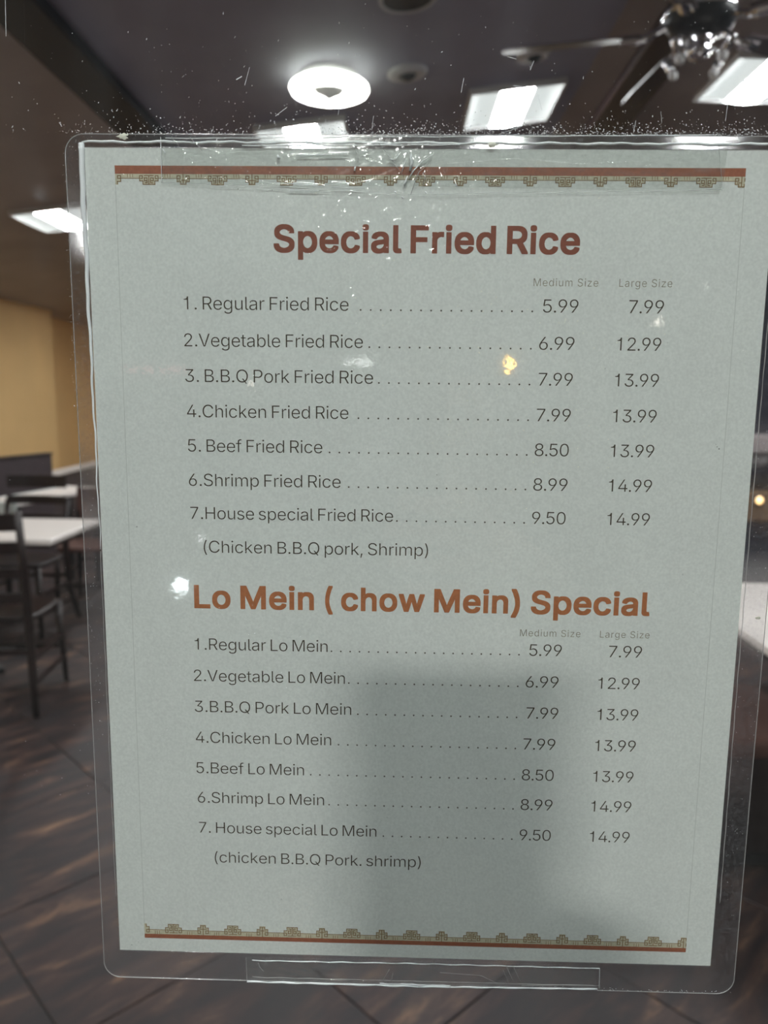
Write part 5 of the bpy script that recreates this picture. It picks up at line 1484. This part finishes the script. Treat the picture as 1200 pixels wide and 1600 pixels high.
for p in me.polygons:
    c = p.center + ORG
    p.use_smooth = True
    if c.z > 1.37 and c.y < -0.7:
        p.material_index = 2
    elif c.z < 0.075:
        p.material_index = 3
    elif c.z < 0.86 and abs(c.x - 0.04) < 0.19 and not (c.x < -0.115 and c.z > 0.6):
        p.material_index = 1
    elif (c.y > -0.36 and c.z > 1.2) or (c.z < 0.79 and c.x < -0.11):
        p.material_index = 2
body = link(bpy.data.objects.new('body', me))
body.parent = person

# fingers round the phone, thumb on the screen side
fings = [
    [(0.062, -0.290, 1.418, .0095), (0.060, -0.266, 1.424, .0085), (0.030, -0.256, 1.428, .008), (0.006, -0.257, 1.430, .007)],
    [(0.064, -0.292, 1.402, .0095), (0.062, -0.268, 1.404, .009), (0.028, -0.258, 1.408, .008), (-0.002, -0.259, 1.410, .007)],
    [(0.064, -0.295, 1.385, .0095), (0.061, -0.271, 1.385, .0085), (0.029, -0.261, 1.388, .008), (0.002, -0.262, 1.390, .007)],
    [(0.062, -0.298, 1.369, .009), (0.058, -0.275, 1.366, .008), (0.032, -0.264, 1.368, .007), (0.013, -0.264, 1.370, .006)],
    [(0.075, -0.298, 1.385, .012), (0.072, -0.305, 1.410, .0105), (0.052, -0.294, 1.432, .009), (0.030, -0.288, 1.444, .008)],
]
for k, f in enumerate(fings):
    f = [(a + SH, b, c, d) for a, b, c, d in f]
    me = skin_chain(f, [(0, 1), (1, 2), (2, 3)])
    me.materials.append(M['skin'])
    for p in me.polygons:
        p.use_smooth = True
    o = link(bpy.data.objects.new('thumb' if k == 4 else 'finger', me))
    o.parent = person
for k in range(4):
    y = -0.795 + 0.016 * k
    me = skin_chain([(-0.148, y, 0.725, .009), (-0.146, y + 0.004, 0.69, .0085), (-0.138, y + 0.006, 0.665, .0075)], [(0, 1), (1, 2)])
    me.materials.append(M['skin'])
    o = link(bpy.data.objects.new('finger', me))
    o.parent = person
me = skin_chain([(-0.135, -0.745, 0.745, .011), (-0.125, -0.730, 0.72, .0095), (-0.122, -0.728, 0.70, .008)], [(0, 1), (1, 2)])
me.materials.append(M['skin'])
link(bpy.data.objects.new('thumb', me)).parent = person

# head with face
HC = Vector((0.04, -0.815, 1.475)) - ORG
bm = bmesh.new()
bmesh.ops.create_uvsphere(bm, u_segments=32, v_segments=24, radius=1)
for v in bm.verts:
    x, y, z = v.co
    w = 0.074 * (1 - 0.22 * max(0, -z)) * (1 if z < 0.6 else 1)
    d = 0.092 if y < 0 else 0.088
    nz = 0.022 * math.exp(-((x / 0.16) ** 2) - ((z + 0.18) / 0.2) ** 2) if y > 0 else 0
    eye = -0.010 * (math.exp(-(((abs(x) - 0.42) / 0.16) ** 2) - ((z - 0.05) / 0.12) ** 2)) if y > 0 else 0
    lip = 0.005 * math.exp(-((x / 0.3) ** 2) - ((z + 0.55) / 0.07) ** 2) if y > 0 else 0
    v.co = Vector((x * w, y * d + nz + eye + lip, z * 0.112)) + HC
obj('head', bm, M['skin'], person, smooth=True)
bm = bmesh.new()
bmesh.ops.create_uvsphere(bm, u_segments=32, v_segments=20, radius=1)
for v in list(bm.verts):
    x, y, z = v.co
    if z < -0.35 or (y > 0.35 and z < 0.45):
        bm.verts.remove(v)
        continue
for v in bm.verts:
    x, y, z = v.co
    v.co = Vector((x * 0.081, y * 0.099 - 0.003, z * 0.120)) + HC
obj('hair', bm, M['hair'], person, smooth=True)
for s in (-1, 1):
    bm = bmesh.new()
    bmesh.ops.create_uvsphere(bm, u_segments=12, v_segments=8, radius=1)
    for v in bm.verts:
        v.co = Vector((v.co.x * 0.008 + s * 0.078, v.co.y * 0.016 - 0.005, v.co.z * 0.028 - 0.004)) + HC
    obj('ear', bm, M['skin'], person, smooth=True)
    bm = bmesh.new()
    bmesh.ops.create_uvsphere(bm, u_segments=12, v_segments=8, radius=0.011)
    for v in bm.verts:
        v.co = v.co + Vector((s * 0.031, 0.076, 0.005)) + HC
    obj('eye', bm, M['rimwhite'], person, smooth=True)

scene.cycles.transparent_max_bounces = 40
